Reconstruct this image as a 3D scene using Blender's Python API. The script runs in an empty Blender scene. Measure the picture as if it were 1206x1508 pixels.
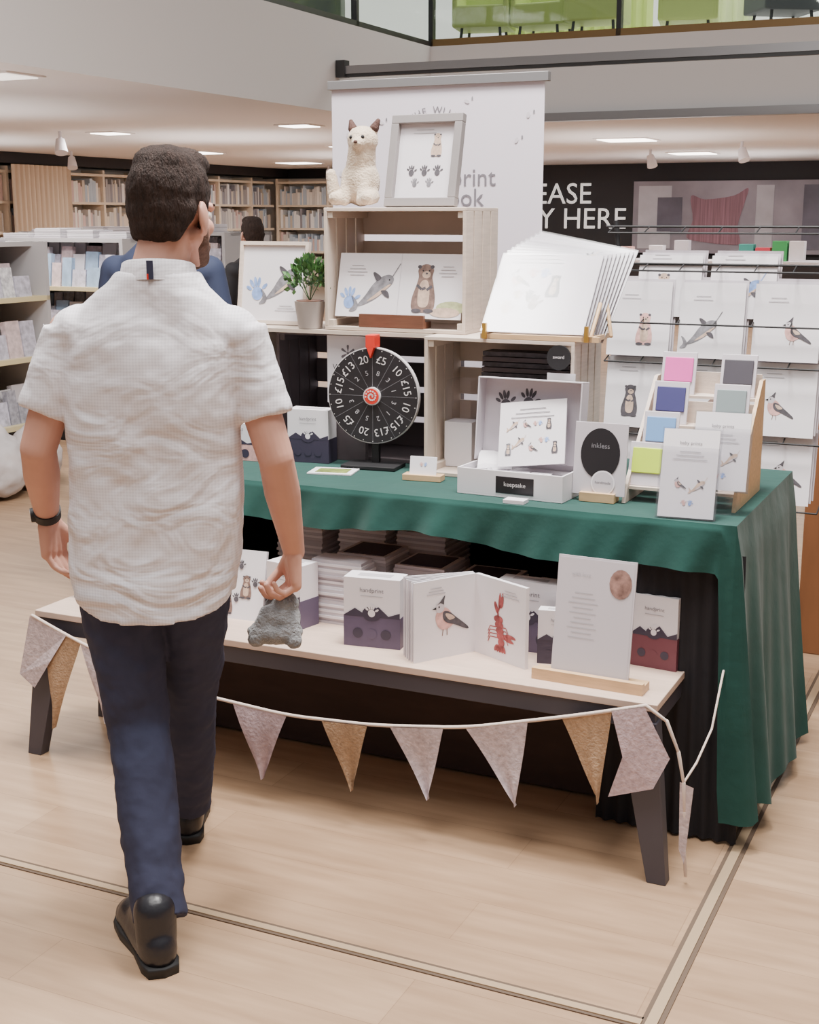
import bpy, math, random
from mathutils import Matrix, Vector
random.seed(7)
R=math.radians
ANG=R(-25)
OX,OY=.85,3.33
C25,S25=math.cos(R(25)),math.sin(R(25))
def S(s,t,z=0): return Vector((OX+s*C25+t*S25, OY-s*S25+t*C25, z))

# ---------------- materials ----------------
def lin(c):
    o=[]
    for v in c[:3]:
        v=v/255.
        o.append(v/12.92 if v<=.04045 else ((v+.055)/1.055)**2.4)
    return (o[0],o[1],o[2],1)
MATS={}
def mat(name,col,rough=.6,metal=0,var=0.0,vscale=8,bump=0,bscale=40,emit=0,stretch=None,sheen=0,spec=.5):
    if name in MATS: return MATS[name]
    m=bpy.data.materials.new(name); m.use_nodes=True
    nt=m.node_tree; b=nt.nodes['Principled BSDF']
    c=lin(col)
    b.inputs['Base Color'].default_value=c
    b.inputs['Roughness'].default_value=rough
    b.inputs['Metallic'].default_value=metal
    b.inputs['Specular IOR Level'].default_value=spec
    if sheen: b.inputs['Sheen Weight'].default_value=sheen
    tc=nt.nodes.new('ShaderNodeTexCoord'); mp=nt.nodes.new('ShaderNodeMapping')
    nt.links.new(tc.outputs['Object'],mp.inputs['Vector'])
    if stretch: mp.inputs['Scale'].default_value=stretch
    if var>0:
        n=nt.nodes.new('ShaderNodeTexNoise'); n.inputs['Scale'].default_value=vscale; n.inputs['Detail'].default_value=5
        nt.links.new(mp.outputs[0],n.inputs['Vector'])
        r=nt.nodes.new('ShaderNodeValToRGB')
        r.color_ramp.elements[0].position=.3; r.color_ramp.elements[1].position=.7
        r.color_ramp.elements[0].color=(c[0]*(1-var),c[1]*(1-var),c[2]*(1-var),1)
        r.color_ramp.elements[1].color=(min(1,c[0]*(1+var)),min(1,c[1]*(1+var)),min(1,c[2]*(1+var)),1)
        nt.links.new(n.outputs['Fac'],r.inputs[0]); nt.links.new(r.outputs[0],b.inputs['Base Color'])
    if bump>0:
        n2=nt.nodes.new('ShaderNodeTexNoise'); n2.inputs['Scale'].default_value=bscale; n2.inputs['Detail'].default_value=4
        nt.links.new(mp.outputs[0],n2.inputs['Vector'])
        bp=nt.nodes.new('ShaderNodeBump'); bp.inputs['Strength'].default_value=bump; bp.inputs['Distance'].default_value=.01
        nt.links.new(n2.outputs['Fac'],bp.inputs['Height']); nt.links.new(bp.outputs[0],b.inputs['Normal'])
    if emit:
        b.inputs['Emission Color'].default_value=c; b.inputs['Emission Strength'].default_value=emit
    MATS[name]=m; return m
def clear_mat(name,tint=(1,1,1,1),fac=.12,rough=.1):
    m=bpy.data.materials.new(name); m.use_nodes=True; nt=m.node_tree
    for n in list(nt.nodes): nt.nodes.remove(n)
    o=nt.nodes.new('ShaderNodeOutputMaterial'); mx=nt.nodes.new('ShaderNodeMixShader')
    t=nt.nodes.new('ShaderNodeBsdfTransparent'); g=nt.nodes.new('ShaderNodeBsdfGlossy')
    t.inputs[0].default_value=tint; g.inputs['Roughness'].default_value=rough
    mx.inputs[0].default_value=fac
    nt.links.new(t.outputs[0],mx.inputs[1]); nt.links.new(g.outputs[0],mx.inputs[2]); nt.links.new(mx.outputs[0],o.inputs[0])
    return m
def floor_mat():
    m=bpy.data.materials.new('oak_laminate'); m.use_nodes=True; nt=m.node_tree; b=nt.nodes['Principled BSDF']
    tc=nt.nodes.new('ShaderNodeTexCoord')
    br=nt.nodes.new('ShaderNodeTexBrick'); br.offset=.37
    br.inputs['Scale'].default_value=1; br.inputs['Brick Width'].default_value=1.3; br.inputs['Row Height'].default_value=.19
    br.inputs['Mortar Size'].default_value=.001; br.inputs['Bias'].default_value=0
    br.inputs['Color1'].default_value=lin((181,151,123)); br.inputs['Color2'].default_value=lin((168,138,111)); br.inputs['Mortar'].default_value=lin((148,120,95))
    nt.links.new(tc.outputs['Object'],br.inputs['Vector'])
    mp=nt.nodes.new('ShaderNodeMapping'); mp.inputs['Scale'].default_value=(1.2,9,1)
    nt.links.new(tc.outputs['Object'],mp.inputs['Vector'])
    n=nt.nodes.new('ShaderNodeTexNoise'); n.inputs['Scale'].default_value=2.5; n.inputs['Detail'].default_value=8
    nt.links.new(mp.outputs[0],n.inputs['Vector'])
    r=nt.nodes.new('ShaderNodeValToRGB'); r.color_ramp.elements[0].position=.3;r.color_ramp.elements[1].position=.72
    r.color_ramp.elements[0].color=(.76,.72,.68,1); r.color_ramp.elements[1].color=(1.05,1.04,1.03,1)
    nt.links.new(n.outputs['Fac'],r.inputs[0])
    mx=nt.nodes.new('ShaderNodeMixRGB'); mx.blend_type='MULTIPLY'; mx.inputs[0].default_value=1
    nt.links.new(br.outputs['Color'],mx.inputs[1]); nt.links.new(r.outputs[0],mx.inputs[2]); nt.links.new(mx.outputs[0],b.inputs['Base Color'])
    b.inputs['Roughness'].default_value=.42
    return m

WHITE=mat('card_white',(228,223,228),.55)
PAPER=mat('paper_white',(222,216,222),.6,var=.02,vscale=15)
PAPER2=mat('paper_grey',(198,191,198),.5)
SLEEVE=mat('sleeved_print',(188,179,186),.3,var=.1,vscale=9)
SLEEVE2=mat('sleeved_print_front',(204,194,200),.35,var=.06,vscale=6)
CRATE=mat('whitewashed_wood',(210,193,180),.6,var=.08,vscale=6,stretch=(2,2,20),bump=.15)
CRATEI=mat('whitewashed_wood_side',(198,182,168),.6,var=.08,vscale=6,bump=.1)
OAK=mat('light_wood',(205,170,130),.5,var=.12,vscale=5,stretch=(3,20,20))
WALN=mat('walnut_wood',(110,72,55),.5,var=.15,vscale=5,stretch=(3,20,20))
BENCHTOP=mat('bench_birch',(204,178,162),.5,var=.06,vscale=4,stretch=(2,20,2))
DGREY=mat('painted_dark_grey',(66,62,70),.5,var=.05,vscale=6)
BLACK=mat('matte_black',(22,21,24),.6)
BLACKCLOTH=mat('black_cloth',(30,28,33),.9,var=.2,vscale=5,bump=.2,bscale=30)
DCRATE=mat('dark_stained_crate',(88,78,82),.6,var=.15,vscale=6)
INKGREY=mat('ink_grey',(124,122,128),.7,var=.35,vscale=60)
INKL=mat('ink_light',(176,172,178),.7)
INKDK=mat('ink_dark',(76,72,78),.7,var=.3,vscale=60)
BLUE=mat('ink_blue',(130,158,212),.7,var=.25,vscale=60)
BROWN=mat('ink_brown',(124,100,92),.7,var=.35,vscale=70)
TAN=mat('ink_tan',(194,168,150),.7,var=.2,vscale=70)
OLIVE=mat('ink_olive',(172,176,132),.7,var=.25,vscale=60)
PINK=mat('ink_pink',(208,162,156),.7,var=.25,vscale=60)
RED=mat('ink_red',(156,76,78),.7,var=.35,vscale=60)
PURPLE=mat('box_purple',(88,78,102),.5,var=.08,vscale=20)
PURPLED=mat('box_purple_dark',(58,52,70),.5)
WINE=mat('box_wine',(110,60,72),.5)
TXT=mat('text_grey',(110,105,112),.6)
SILVER=mat('grey_metal',(150,148,150),.35,metal=.6)
FRAMEG=mat('frame_grey',(138,132,132),.5,var=.05,vscale=10)
GREEN=mat('green_cloth',(34,70,64),.95,var=.12,vscale=5,bump=.3,bscale=14,sheen=.12,spec=.15)
PLASTIC=clear_mat('clear_plastic',(.97,.97,.98,1),.10,.2)
GLASS=clear_mat('balustrade_glass',(.93,.97,.95,1),.06,.02)

# ---------------- mesh builder ----------------
class MB:
    def __init__(self): self.v=[];self.f=[];self.m=[];self.s=[];self.mats=[];self.M=Matrix.Identity(4)
    def mi(self,m):
        if m not in self.mats: self.mats.append(m)
        return self.mats.index(m)
    def add(self,vs,fs,m,smooth=False):
        o=len(self.v); i=self.mi(m)
        for v in vs: self.v.append(tuple(self.M@Vector(v)))
        for f in fs: self.f.append(tuple(o+k for k in f)); self.m.append(i); self.s.append(smooth)
    def box(self,x0,x1,y0,y1,z0,z1,m):
        vs=[(x0,y0,z0),(x1,y0,z0),(x1,y1,z0),(x0,y1,z0),(x0,y0,z1),(x1,y0,z1),(x1,y1,z1),(x0,y1,z1)]
        self.add(vs,[(0,3,2,1),(4,5,6,7),(0,1,5,4),(1,2,6,5),(2,3,7,6),(3,0,4,7)],m)
    def hexa(self,bot,top,m):
        self.add(list(bot)+list(top),[(0,3,2,1),(4,5,6,7),(0,1,5,4),(1,2,6,5),(2,3,7,6),(3,0,4,7)],m)
    def _frame(self,d):
        d=d.normalized(); u=Vector((0,0,1)) if abs(d.z)<.9 else Vector((1,0,0))
        a=d.cross(u).normalized(); b=d.cross(a).normalized(); return d,a,b
    def cyl(self,p0,p1,r0,r1,m,n=20,smooth=True):
        p0=Vector(p0);p1=Vector(p1); d,a,b=self._frame(p1-p0); vs=[];fs=[]
        for p,r in((p0,r0),(p1,r1)):
            for i in range(n):
                t=2*math.pi*i/n; vs.append(p+a*math.cos(t)*r+b*math.sin(t)*r)
        for i in range(n): fs.append((i,(i+1)%n,n+(i+1)%n,n+i))
        self.add(vs,fs,m,smooth); self.add(vs[:n],[tuple(range(n))[::-1]],m); self.add(vs[n:],[tuple(range(n))],m)
    def cap(self,p0,p1,r0,r1,m,n=14,k=5,sq=None):
        p0=Vector(p0);p1=Vector(p1); d,a,b=self._frame(p1-p0); rings=[]
        for i in range(1,k+1):
            th=math.pi/2*i/k; rings.append((p0-d*r0*math.cos(th),r0*math.sin(th)))
        for i in range(k,0,-1):
            th=math.pi/2*i/k; rings.append((p1+d*r1*math.cos(th),r1*math.sin(th)))
        vs=[p0-d*r0]
        for p,r in rings:
            for j in range(n):
                t=2*math.pi*j/n; vs.append(p+a*math.cos(t)*r+b*math.sin(t)*r)
        vs.append(p1+d*r1); N=len(rings); fs=[]
        for j in range(n): fs.append((0,1+(j+1)%n,1+j))
        for i in range(N-1):
            for j in range(n): fs.append((1+i*n+j,1+i*n+(j+1)%n,1+(i+1)*n+(j+1)%n,1+(i+1)*n+j))
        L=len(vs)-1
        for j in range(n): fs.append((1+(N-1)*n+j,1+(N-1)*n+(j+1)%n,L))
        self.add(vs,fs,m,True)
    def ell(self,c,r,m,rot=None,n=20,k=12):
        vs=[];fs=[]; q=rot or Matrix.Identity(3)
        for i in range(k+1):
            ph=math.pi*i/k
            for j in range(n):
                th=2*math.pi*j/n
                vs.append(Vector(c)+q@Vector((r[0]*math.sin(ph)*math.cos(th),r[1]*math.sin(ph)*math.sin(th),r[2]*math.cos(ph))))
        for i in range(k):
            for j in range(n): fs.append((i*n+j,(i+1)*n+j,(i+1)*n+(j+1)%n,i*n+(j+1)%n))
        self.add(vs,fs,m,True)
    def loft(self,rings,m,caps=True,smooth=True):
        n=len(rings[0]); vs=[p for r in rings for p in r]; fs=[]
        for i in range(len(rings)-1):
            for j in range(n): fs.append((i*n+j,i*n+(j+1)%n,(i+1)*n+(j+1)%n,(i+1)*n+j))
        if caps: fs.append(tuple(range(n))[::-1]); fs.append(tuple((len(rings)-1)*n+j for j in range(n)))
        self.add(vs,fs,m,smooth)
    def flat(self,pts,m,y=-.001):
        self.add([(p[0],y,p[1]) for p in pts],[tuple(range(len(pts)))],m)
    def oval(self,cx,cz,rx,rz,m,y=-.001,rot=0,n=16):
        c,s=math.cos(rot),math.sin(rot); P=[]
        for i in range(n):
            t=2*math.pi*i/n; a,b=rx*math.cos(t),rz*math.sin(t); P.append((cx+a*c-b*s,cz+a*s+b*c))
        self.flat(P,m,y)
    def line(self,pts,w,m,y=-.001):
        for (a,b),(c,d) in zip(pts[:-1],pts[1:]):
            L=math.hypot(c-a,d-b) or 1e-6; nx,nz=-(d-b)/L*w/2,(c-a)/L*w/2
            self.flat([(a+nx,b+nz),(c+nx,d+nz),(c-nx,d-nz),(a-nx,b-nz)],m,y)
    def rect(self,x0,x1,z0,z1,m,y=-.001): self.flat([(x0,z0),(x1,z0),(x1,z1),(x0,z1)],m,y)
    def text(self,body,size,x,z,m,y=-.001,rot=0,align='CENTER'):
        cu=bpy.data.curves.new('t','FONT'); cu.body=body; cu.size=size; cu.align_x=align; cu.resolution_u=3
        ob=bpy.data.objects.new('t',cu); bpy.context.collection.objects.link(ob)
        dg=bpy.context.evaluated_depsgraph_get(); me=bpy.data.meshes.new_from_object(ob.evaluated_get(dg))
        c,s=math.cos(rot),math.sin(rot)
        vs=[(x+v.co.x*c-v.co.y*s,y,z+v.co.x*s+v.co.y*c) for v in me.vertices]
        fs=[tuple(p.vertices) for p in me.polygons]
        self.add(vs,fs,m); bpy.data.objects.remove(ob); bpy.data.meshes.remove(me); bpy.data.curves.remove(cu)
    def obj(self,name,loc=(0,0,0),rz=0,parent=None,bevel=0):
        me=bpy.data.meshes.new(name); me.from_pydata(self.v,[],self.f)
        for mm in self.mats: me.materials.append(mm)
        for p,i,s in zip(me.polygons,self.m,self.s): p.material_index=i; p.use_smooth=s
        me.update()
        o=bpy.data.objects.new(name,me); bpy.context.collection.objects.link(o)
        o.location=loc; o.rotation_euler=(0,0,rz)
        if parent: o.parent=parent
        if bevel:
            b=o.modifiers.new('b','BEVEL'); b.width=bevel; b.segments=2; b.limit_method='ANGLE'; b.angle_limit=R(50)
        return o
def empty(name,loc=(0,0,0),rz=0):
    e=bpy.data.objects.new(name,None); bpy.context.collection.objects.link(e); e.location=loc; e.rotation_euler=(0,0,rz); e.empty_display_size=.1; return e
def lean(x,y,z,deg,rz=0): return Matrix.Translation((x,y,z))@Matrix.Rotation(R(rz),4,'Z')@Matrix.Rotation(R(-deg),4,'X')
def remesh(o,vox,sm=6,disp=None,fac=.5):
    r=o.modifiers.new('r','REMESH'); r.mode='VOXEL'; r.voxel_size=vox; r.use_smooth_shade=True
    if sm: s=o.modifiers.new('s','SMOOTH'); s.factor=fac; s.iterations=sm
    if disp:
        for (scale,strength,kind) in disp:
            tx=bpy.data.textures.new('tx',kind); tx.noise_scale=scale
            d=o.modifiers.new('d','DISPLACE'); d.texture=tx; d.strength=strength; d.mid_level=.5; d.texture_coords='LOCAL'
    return o

# ---------------- art ----------------
def blob(mb,x,z,pts,k,m,y):
    P=[];n=len(pts)
    for i in range(n):
        p0,p1,p2,p3=[pts[(i+j-1)%n] for j in range(4)]
        for q in range(4):
            t=q/4; P.append(tuple(.5*((2*p1[a])+(-p0[a]+p2[a])*t+(2*p0[a]-5*p1[a]+4*p2[a]-p3[a])*t*t+(-p0[a]+3*p1[a]-3*p2[a]+p3[a])*t**3) for a in(0,1)))
    mb.flat([(x+a*k,z+b*k) for a,b in P],m,y)
def a_hand(mb,x,z,k,m,y=-.0015,rot=0):
    def T(a,b): c,s=math.cos(rot),math.sin(rot); return x+(a*c-b*s)*k, z+(a*s+b*c)*k
    p=T(0,0); mb.oval(p[0],p[1],.42*k,.45*k,m,y,rot)
    for a,l in ((-50,.55),(-22,.75),(0,.8),(20,.75),(60,.6)):
        an=R(90-a); cx,cz=T(math.cos(an)*.75*(.8+l*.3),math.sin(an)*.75*(.8+l*.3)); mb.oval(cx,cz,.42*k*l,.12*k,m,y,an+rot)
def a_narwhal(mb,x,z,k,m=None,y=-.0015):
    m=m or INKGREY
    blob(mb,x,z,[(-.95,-.75),(-.6,-.68),(-.1,-.42),(.3,-.08),(.62,.25),(.62,.48),(.4,.58),(.05,.46),(-.3,.15),(-.6,-.3)],k,m,y)
    blob(mb,x,z,[(-.9,-.7),(-1.1,-.4),(-1.25,-.35),(-1.12,-.7),(-1.3,-.98),(-1.0,-.95)],k,m,y)
    blob(mb,x,z,[(-.5,-.55),(-.05,-.36),(.3,-.06),(.55,.2),(.3,.08),(-.05,-.18)],k,TAN if m!=TAN else PAPER2,y-.0003)
    mb.line([(x+.58*k,z+.5*k),(x+.9*k,z+1.05*k)],.045*k,m,y)
    blob(mb,x,z,[(.1,-.1),(.3,-.32),(.52,-.38),(.4,-.1)],k,INKDK,y-.0005)
    blob(mb,x,z,[(-.12,.3),(-.32,.62),(-.2,.66),(.08,.45)],k,INKDK,y-.0005)
    mb.oval(x+.46*k,z+.36*k,.035*k,.035*k,BLACK,y-.0008)
def a_otter(mb,x,z,k,m=None,y=-.0015):
    m=m or BROWN
    blob(mb,x,z,[(-.42,-.8),(-.46,-.4),(-.32,.1),(-.26,.4),(-.3,.65),(-.12,.84),(.14,.84),(.32,.66),(.28,.4),(.36,.1),(.46,-.4),(.4,-.8),(0,-.9)],k,m,y)
    blob(mb,x,z,[(-.2,-.6),(-.22,-.1),(-.12,.24),(.1,.26),(.22,-.1),(.2,-.6),(0,-.72)],k,TAN,y-.0004); mb.oval(x+.04*k,z+.48*k,.17*k,.13*k,TAN,y-.0004)
    mb.oval(x-.25*k,z+.76*k,.08*k,.07*k,INKDK,y-.0003); mb.oval(x+.25*k,z+.76*k,.08*k,.07*k,INKDK,y-.0003)
    mb.oval(x+.05*k,z+.52*k,.05*k,.035*k,INKDK,y-.0008); mb.oval(x-.1*k,z+.62*k,.03*k,.03*k,BLACK,y-.0008);mb.oval(x+.15*k,z+.62*k,.03*k,.03*k,BLACK,y-.0008)
    mb.line([(x-.3*k,z+.1*k),(x-.1*k,z-.06*k),(x+.06*k,z)],.1*k,INKDK,y-.0006); mb.line([(x+.3*k,z+.06*k),(x+.1*k,z-.08*k)],.1*k,INKDK,y-.0006)
    mb.oval(x-.24*k,z-.84*k,.2*k,.08*k,INKDK,y-.0003); mb.oval(x+.24*k,z-.84*k,.2*k,.08*k,INKDK,y-.0003)
def a_bird(mb,x,z,k,y=-.0015):
    blob(mb,x,z,[(-.45,.35),(-.5,0),(-.3,-.38),(.05,-.48),(.4,-.3),(.45,0),(.2,.4),(-.1,.55)],k,PINK,y)
    blob(mb,x,z,[(-.5,.55),(-.42,.36),(-.2,.34),(-.06,.5),(-.08,.72),(-.25,.82),(-.45,.75)],k,PAPER2,y-.0003)
    blob(mb,x,z,[(-.42,.7),(-.25,.86),(-.02,1.1),(-.06,.85),(-.08,.68),(-.25,.76)],k,INKDK,y-.0004)
    mb.flat([(x-.48*k,z+.62*k),(x-.7*k,z+.53*k),(x-.47*k,z+.5*k)],BLACK,y-.0004)
    blob(mb,x,z,[(-.1,.35),(.2,.32),(.6,.0),(1.2,-.5),(1.15,-.62),(.5,-.32),(.1,-.18),(-.12,.05)],k,INKDK,y-.0005)
    blob(mb,x,z,[(0,.24),(.25,.2),(.5,0),(.2,-.05)],k,TAN,y-.0007)
    mb.oval(x-.33*k,z+.6*k,.04*k,.04*k,BLACK,y-.0008)
    mb.line([(x-.1*k,z-.44*k),(x-.15*k,z-.75*k)],.04*k,BROWN,y); mb.line([(x+.1*k,z-.44*k),(x+.1*k,z-.75*k)],.04*k,BROWN,y)
def a_lobster(mb,x,z,k,y=-.0015):
    for i in range(5): mb.oval(x+.05*i*k,z-(i-1)*.24*k,(.28-.02*i)*k,.16*k,RED,y-.0002*i)
    blob(mb,x,z,[(0,.75),(.0,1.1),(.08,1.4),(.16,1.2),(.24,1.42),(.3,1.1),(.22,.78)],k,RED,y); mb.oval(x-.14*k,z+.72*k,.1*k,.26*k,RED,y,R(20))
    mb.line([(x,z+.3*k),(x-.05*k,z+.55*k),(x+.1*k,z+.85*k)],.09*k,RED,y)
    for i in range(4):
        zz=z-.1*k-i*.15*k
        mb.line([(x,zz),(x-.5*k,zz-.05*k),(x-.62*k,zz-.3*k)],.045*k,RED,y); mb.line([(x,zz),(x+.45*k,zz+.05*k),(x+.6*k,zz-.2*k)],.045*k,RED,y)
    blob(mb,x,z,[(.3,-.5),(.5,-.3),(.9,-.3),(1.05,-.42),(.75,-.45),(.95,-.6),(.6,-.62)],k,RED,y)
    for i in range(5): mb.oval(x+(-.24+.12*i)*k+.12*k,z-1.0*k,.09*k,.17*k,RED,y-.0003,R(-30+15*i))
def a_tiny(mb,x,z,k,i,y=-.0015):
    c=[INKGREY,BROWN,TAN,PINK,INKDK][i%5]; d=[BROWN,INKDK,INKGREY,TAN,BLUE][(i*3)%5]
    kind=i%4
    if kind==0: a_otter(mb,x,z,k,c,y)
    elif kind==1: a_narwhal(mb,x,z,k,d,y)
    elif kind==2: a_bird(mb,x,z,k*.8,y)
    else:
        a_hand(mb,x-.3*k,z,k*.5,c,y,.3); a_hand(mb,x+.45*k,z,k*.5,d,y,-.3)
def a_lines(mb,x,z,w,n,gap,m=None,y=-.0015,h=.0022):
    for i in range(n):
        ww=w*(.6+.4*((i*7)%5)/4); mb.rect(x-ww/2,x+ww/2,z-i*gap,z-i*gap+h,m or INKL,y)

# ================= ROOM =================
FL=MB(); FL.box(-30,16,-8,40,-.1,0,floor_mat()); FL.obj('floor',S(0,0,0),ANG)
mb=MB(); BR=mat('brass_strip',(190,164,134),.4,metal=.3); DKG=mat('strip_groove',(92,74,60),.7)
mb.box(-8,.018,-.92,-.88,0,.003,DKG); mb.box(-8,.018,-.912,-.892,.0,.006,BR)
mb.box(.015,.061,-4,7,0,.003,DKG); mb.box(.026,.050,-4,7,0,.006,BR)
mb.obj('trim_floor_strips',S(0,0,0),ANG)
CEIL=mat('ceiling_plaster',(236,230,228),.8)
mb=MB(); mb.box(-20,-5.4,-6,24,2.6,3.4,CEIL); mb.box(-5.4,14,10.1,24,2.6,3.4,CEIL)
mb.obj('ceiling',S(0,0,0),ANG)
WALL=mat('store_wall',(224,214,204),.8); DARKW=mat('dark_wall',(38,34,38),.6)
mb=MB(); mb.box(-9.6,14,21,21.3,0,2.6,DARKW); mb.box(-14,-9.6,21,21.3,0,2.42,WALL); mb.box(-14,-9.6,20.9,21.3,2.42,2.6,DARKW); mb.obj('wall_back',S(0,0,0),ANG)
mb=MB(); mb.box(-14.3,-14,-6,21.3,0,2.6,WALL); mb.box(-14,-13.4,6,20.9,2.44,2.6,DARKW); mb.obj('wall_left',S(0,0,0),ANG)
UW=mat('upper_wall_emissive',(240,240,236),.8,emit=.55)  # wall material emits by itself so the upper floor looks brightly lit
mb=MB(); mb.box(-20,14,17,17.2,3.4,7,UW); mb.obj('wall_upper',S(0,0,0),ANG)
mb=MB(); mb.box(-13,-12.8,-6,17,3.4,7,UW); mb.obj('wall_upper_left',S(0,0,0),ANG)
BRZ=mat('bronze_rail',(140,112,74),.4,metal=.4); DKF=mat('dark_frame',(50,50,52),.4)
e=empty('glass_balustrade',S(0,0,0),ANG)
mb=MB(); mb.box(-5.4,14,10.1,10.16,3.4,3.47,BRZ); mb.box(-5.46,-5.4,-6,10.16,3.4,3.45,DKF)
for s in (-5.43,-3.4,-1.4,.6,2.6): mb.box(s,s+.05,10.1,10.18,3.4,4.5,DKF)
for t in (8.4,6.4,4.4,2.4): mb.box(-5.46,-5.4,t,t+.05,3.4,4.5,DKF)
mb.box(-5.4,14,10.08,10.18,4.5,4.56,DKF); mb.box(-5.48,-5.38,-6,10.1,4.5,4.56,DKF); mb.obj('frame',parent=e)
mb=MB(); mb.box(-5.4,14,10.12,10.13,3.47,4.5,GLASS); mb.box(-5.44,-5.43,-6,10.1,3.45,4.5,GLASS); mb.obj('panes',parent=e)
LIME=mat('lime_chair',(190,206,120),.5); DSEAT=mat('charcoal_seat',(84,88,92),.6); LIMEP=mat('pale_lime_fabric',(212,222,172),.8,var=.08,vscale=3)
def chair(name,s,t,m,rz=0):
    mb=MB(); mb.box(-.27,.27,-.27,.27,.2,.42,m); mb.box(-.3,-.24,-.27,.27,.2,.62,m); mb.box(.24,.3,-.27,.27,.2,.62,m); mb.M=lean(0,.2,.4,10); mb.box(-.27,.27,0,.09,0,.6,m); mb.M=Matrix.Identity(4)
    for x in(-.22,.22):
        for y in(-.22,.22): mb.cyl((x,y,0.004),(x*.9,y*.9,.24),.018,.015,DKF,8)
    mb.obj(name,S(s,t,3.4),ANG+rz,bevel=.02)
for s,t,rz in ((-5.0,10.6,.2),(-4.35,10.7,0),(-3.75,10.6,.1),(-2.9,11,.2)): chair('lime_green_chair',s,t,LIME,rz)
for s,t,rz in ((-1.9,10.7,.6),(-1.2,10.9,-.4),(-6.3,9.2,.4),(-6.6,8.0,.2),(-6.5,6.6,.9)): chair('charcoal_chair',s,t,DSEAT,rz)
mb=MB()
for a,b,m in((-5.3,-3.5,LIME),(-3.1,-2.4,LIMEP),(-.2,1.0,LIMEP)):
    n=int((b-a)/.06); vs=[]
    for i in range(n+1): 
        for z in(3.41,5.0): vs.append((a+i*.06,12.0+(.05 if i%2 else 0),z))
    mb.add(vs,[(2*i,2*i+2,2*i+3,2*i+1) for i in range(n)],m)
mb.obj('pleated_screen',S(0,0,0),ANG)
mb=MB(); mb.box(-5.35,4,7.97,8.03,2.93,3.0,SILVER); mb.box(-5.39,-5.3,7.95,8.05,2.9,3.05,DKF); mb.box(-5.3,4,7.98,8.02,2.9,2.93,DKF)
mb.obj('trim_rail',S(0,0,0),ANG)
mb=MB(); mb.box(-5.4,14,9.98,10.1,2.6,2.68,SILVER); mb.obj('trim_fascia',S(0,0,0),ANG)
EM=mat('lamp_glow',(255,246,236),.5,emit=8); EM2=mat('lamp_glow_soft',(255,246,236),.5,emit=1.6)
LT=[(-4.2,13.4),(-4.3,17.3),(-9.2,9.6),(-5.9,4.1),(-6.6,9.4),(-1.5,13.4),(-1.2,17.3),(-8,13.5),(-11,14),(-9.5,5.5),(-7.5,17.5),(-11.5,18)]
for s,t in LT:
    q=.34 if t>10 else .2
    mb=MB(); mb.box(-q,q,-q,q,-.012,0,CEIL); mb.box(-q+.04,q-.04,-q+.04,q-.04,-.02,-.012,EM if t>5 else EM2); mb.obj('ceiling_light',S(s,t,2.6),ANG)
    ld=bpy.data.lights.new('l','AREA'); ld.energy=52; ld.size=.7; ld.color=(1,.96,.92)
    lo=bpy.data.objects.new('ceiling_lamp_glow',ld); bpy.context.collection.objects.link(lo); lo.location=S(s,t,2.55)
for s,t,en in((-8.5,6,26),(-8.5,11,32),(-9,16,32),(-12,10,28),(-4,13,30),(-4,18,26),(0,14,26),(-6.8,3,22)):
    ld=bpy.data.lights.new('l','AREA'); ld.energy=en; ld.size=2.2; ld.color=(1,.97,.95)
    lo=bpy.data.objects.new('added_ceiling_fill',ld); bpy.context.collection.objects.link(lo); lo.location=S(s,t,1.75); lo.rotation_euler=(math.pi,0,0)  # added fill lights facing up to brighten the low ceiling, no fixtures modelled
def spot(name,s,t,z):
    mb=MB(); mb.cyl((0,0,0),(0,0,-.1),.02,.02,WHITE,10); mb.cyl((0,0,-.09),(.05,-.05,-.24),.05,.075,WHITE,16); mb.obj(name,S(s,t,z),ANG)
for s,t in((-9.6,9.2),(-4.6,16),(-12.5,13.0),(-12.5,15.1),(-11.6,19.3),(-3,14.5)): spot('track_spotlight',s,t,2.6)
mb=MB(); WT=mat('sign_white',(245,243,240),.5,emit=.6)
mb.text('PLEASE',.53,-8.66,1.9,WT,20.95,align='LEFT'); mb.text('PAY HERE',.53,-8.66,1.45,WT,20.95,align='LEFT')
mb.obj('pay_here_sign',S(0,0,0),ANG)
mb=MB(); PB=mat('photo_backdrop',(156,148,158),.5,var=.3,vscale=1.2); PC=mat('photo_pillow_pink',(152,112,124),.6,var=.35,vscale=1,stretch=(30,1,1)); PG=mat('photo_pillow_grey',(200,196,204),.6,var=.15,vscale=2); PG2=mat('photo_pillow_darkgrey',(110,106,120),.6,var=.25,vscale=2)  # poster print colours: backdrop, pink, pale grey and darker grey
mb.box(-6.2,-2.3,20.88,20.98,1.02,2.28,PB)
mb.flat([(-6.1,1.1),(-5.5,1.1),(-5.5,2.2),(-6.1,2.2)],PG,20.872); mb.flat([(-5.75,1.4),(-5.3,1.4),(-5.3,2.0),(-5.75,2.0)],PG2,20.87)
blob(mb,0,0,[(-5.2,1.3),(-4.9,1.22),(-4.5,1.18),(-4.25,1.2),(-4.3,1.5),(-4.2,1.9),(-4.15,2.15),(-4.4,2.02),(-4.9,1.96),(-5.15,2.02),(-5.1,1.6)],1,PC,20.865)
mb.rect(-3.2,-2.4,1.1,2.2,PG2,20.87); mb.rect(-4.0,-3.7,1.1,2.2,PG,20.872); mb.obj('cushion_poster',S(0,0,0),ANG)
mb=MB(); mb.box(-9,-1,17.5,18.3,0,.95,DARKW); mb.box(-9.05,-.95,17.45,18.35,.95,1.0,WHITE)
TEAL=mat('pack_teal',(60,150,140),.5); RD=mat('pack_red',(200,60,80),.5); GN=mat('pack_green',(60,160,90),.5)
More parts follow.
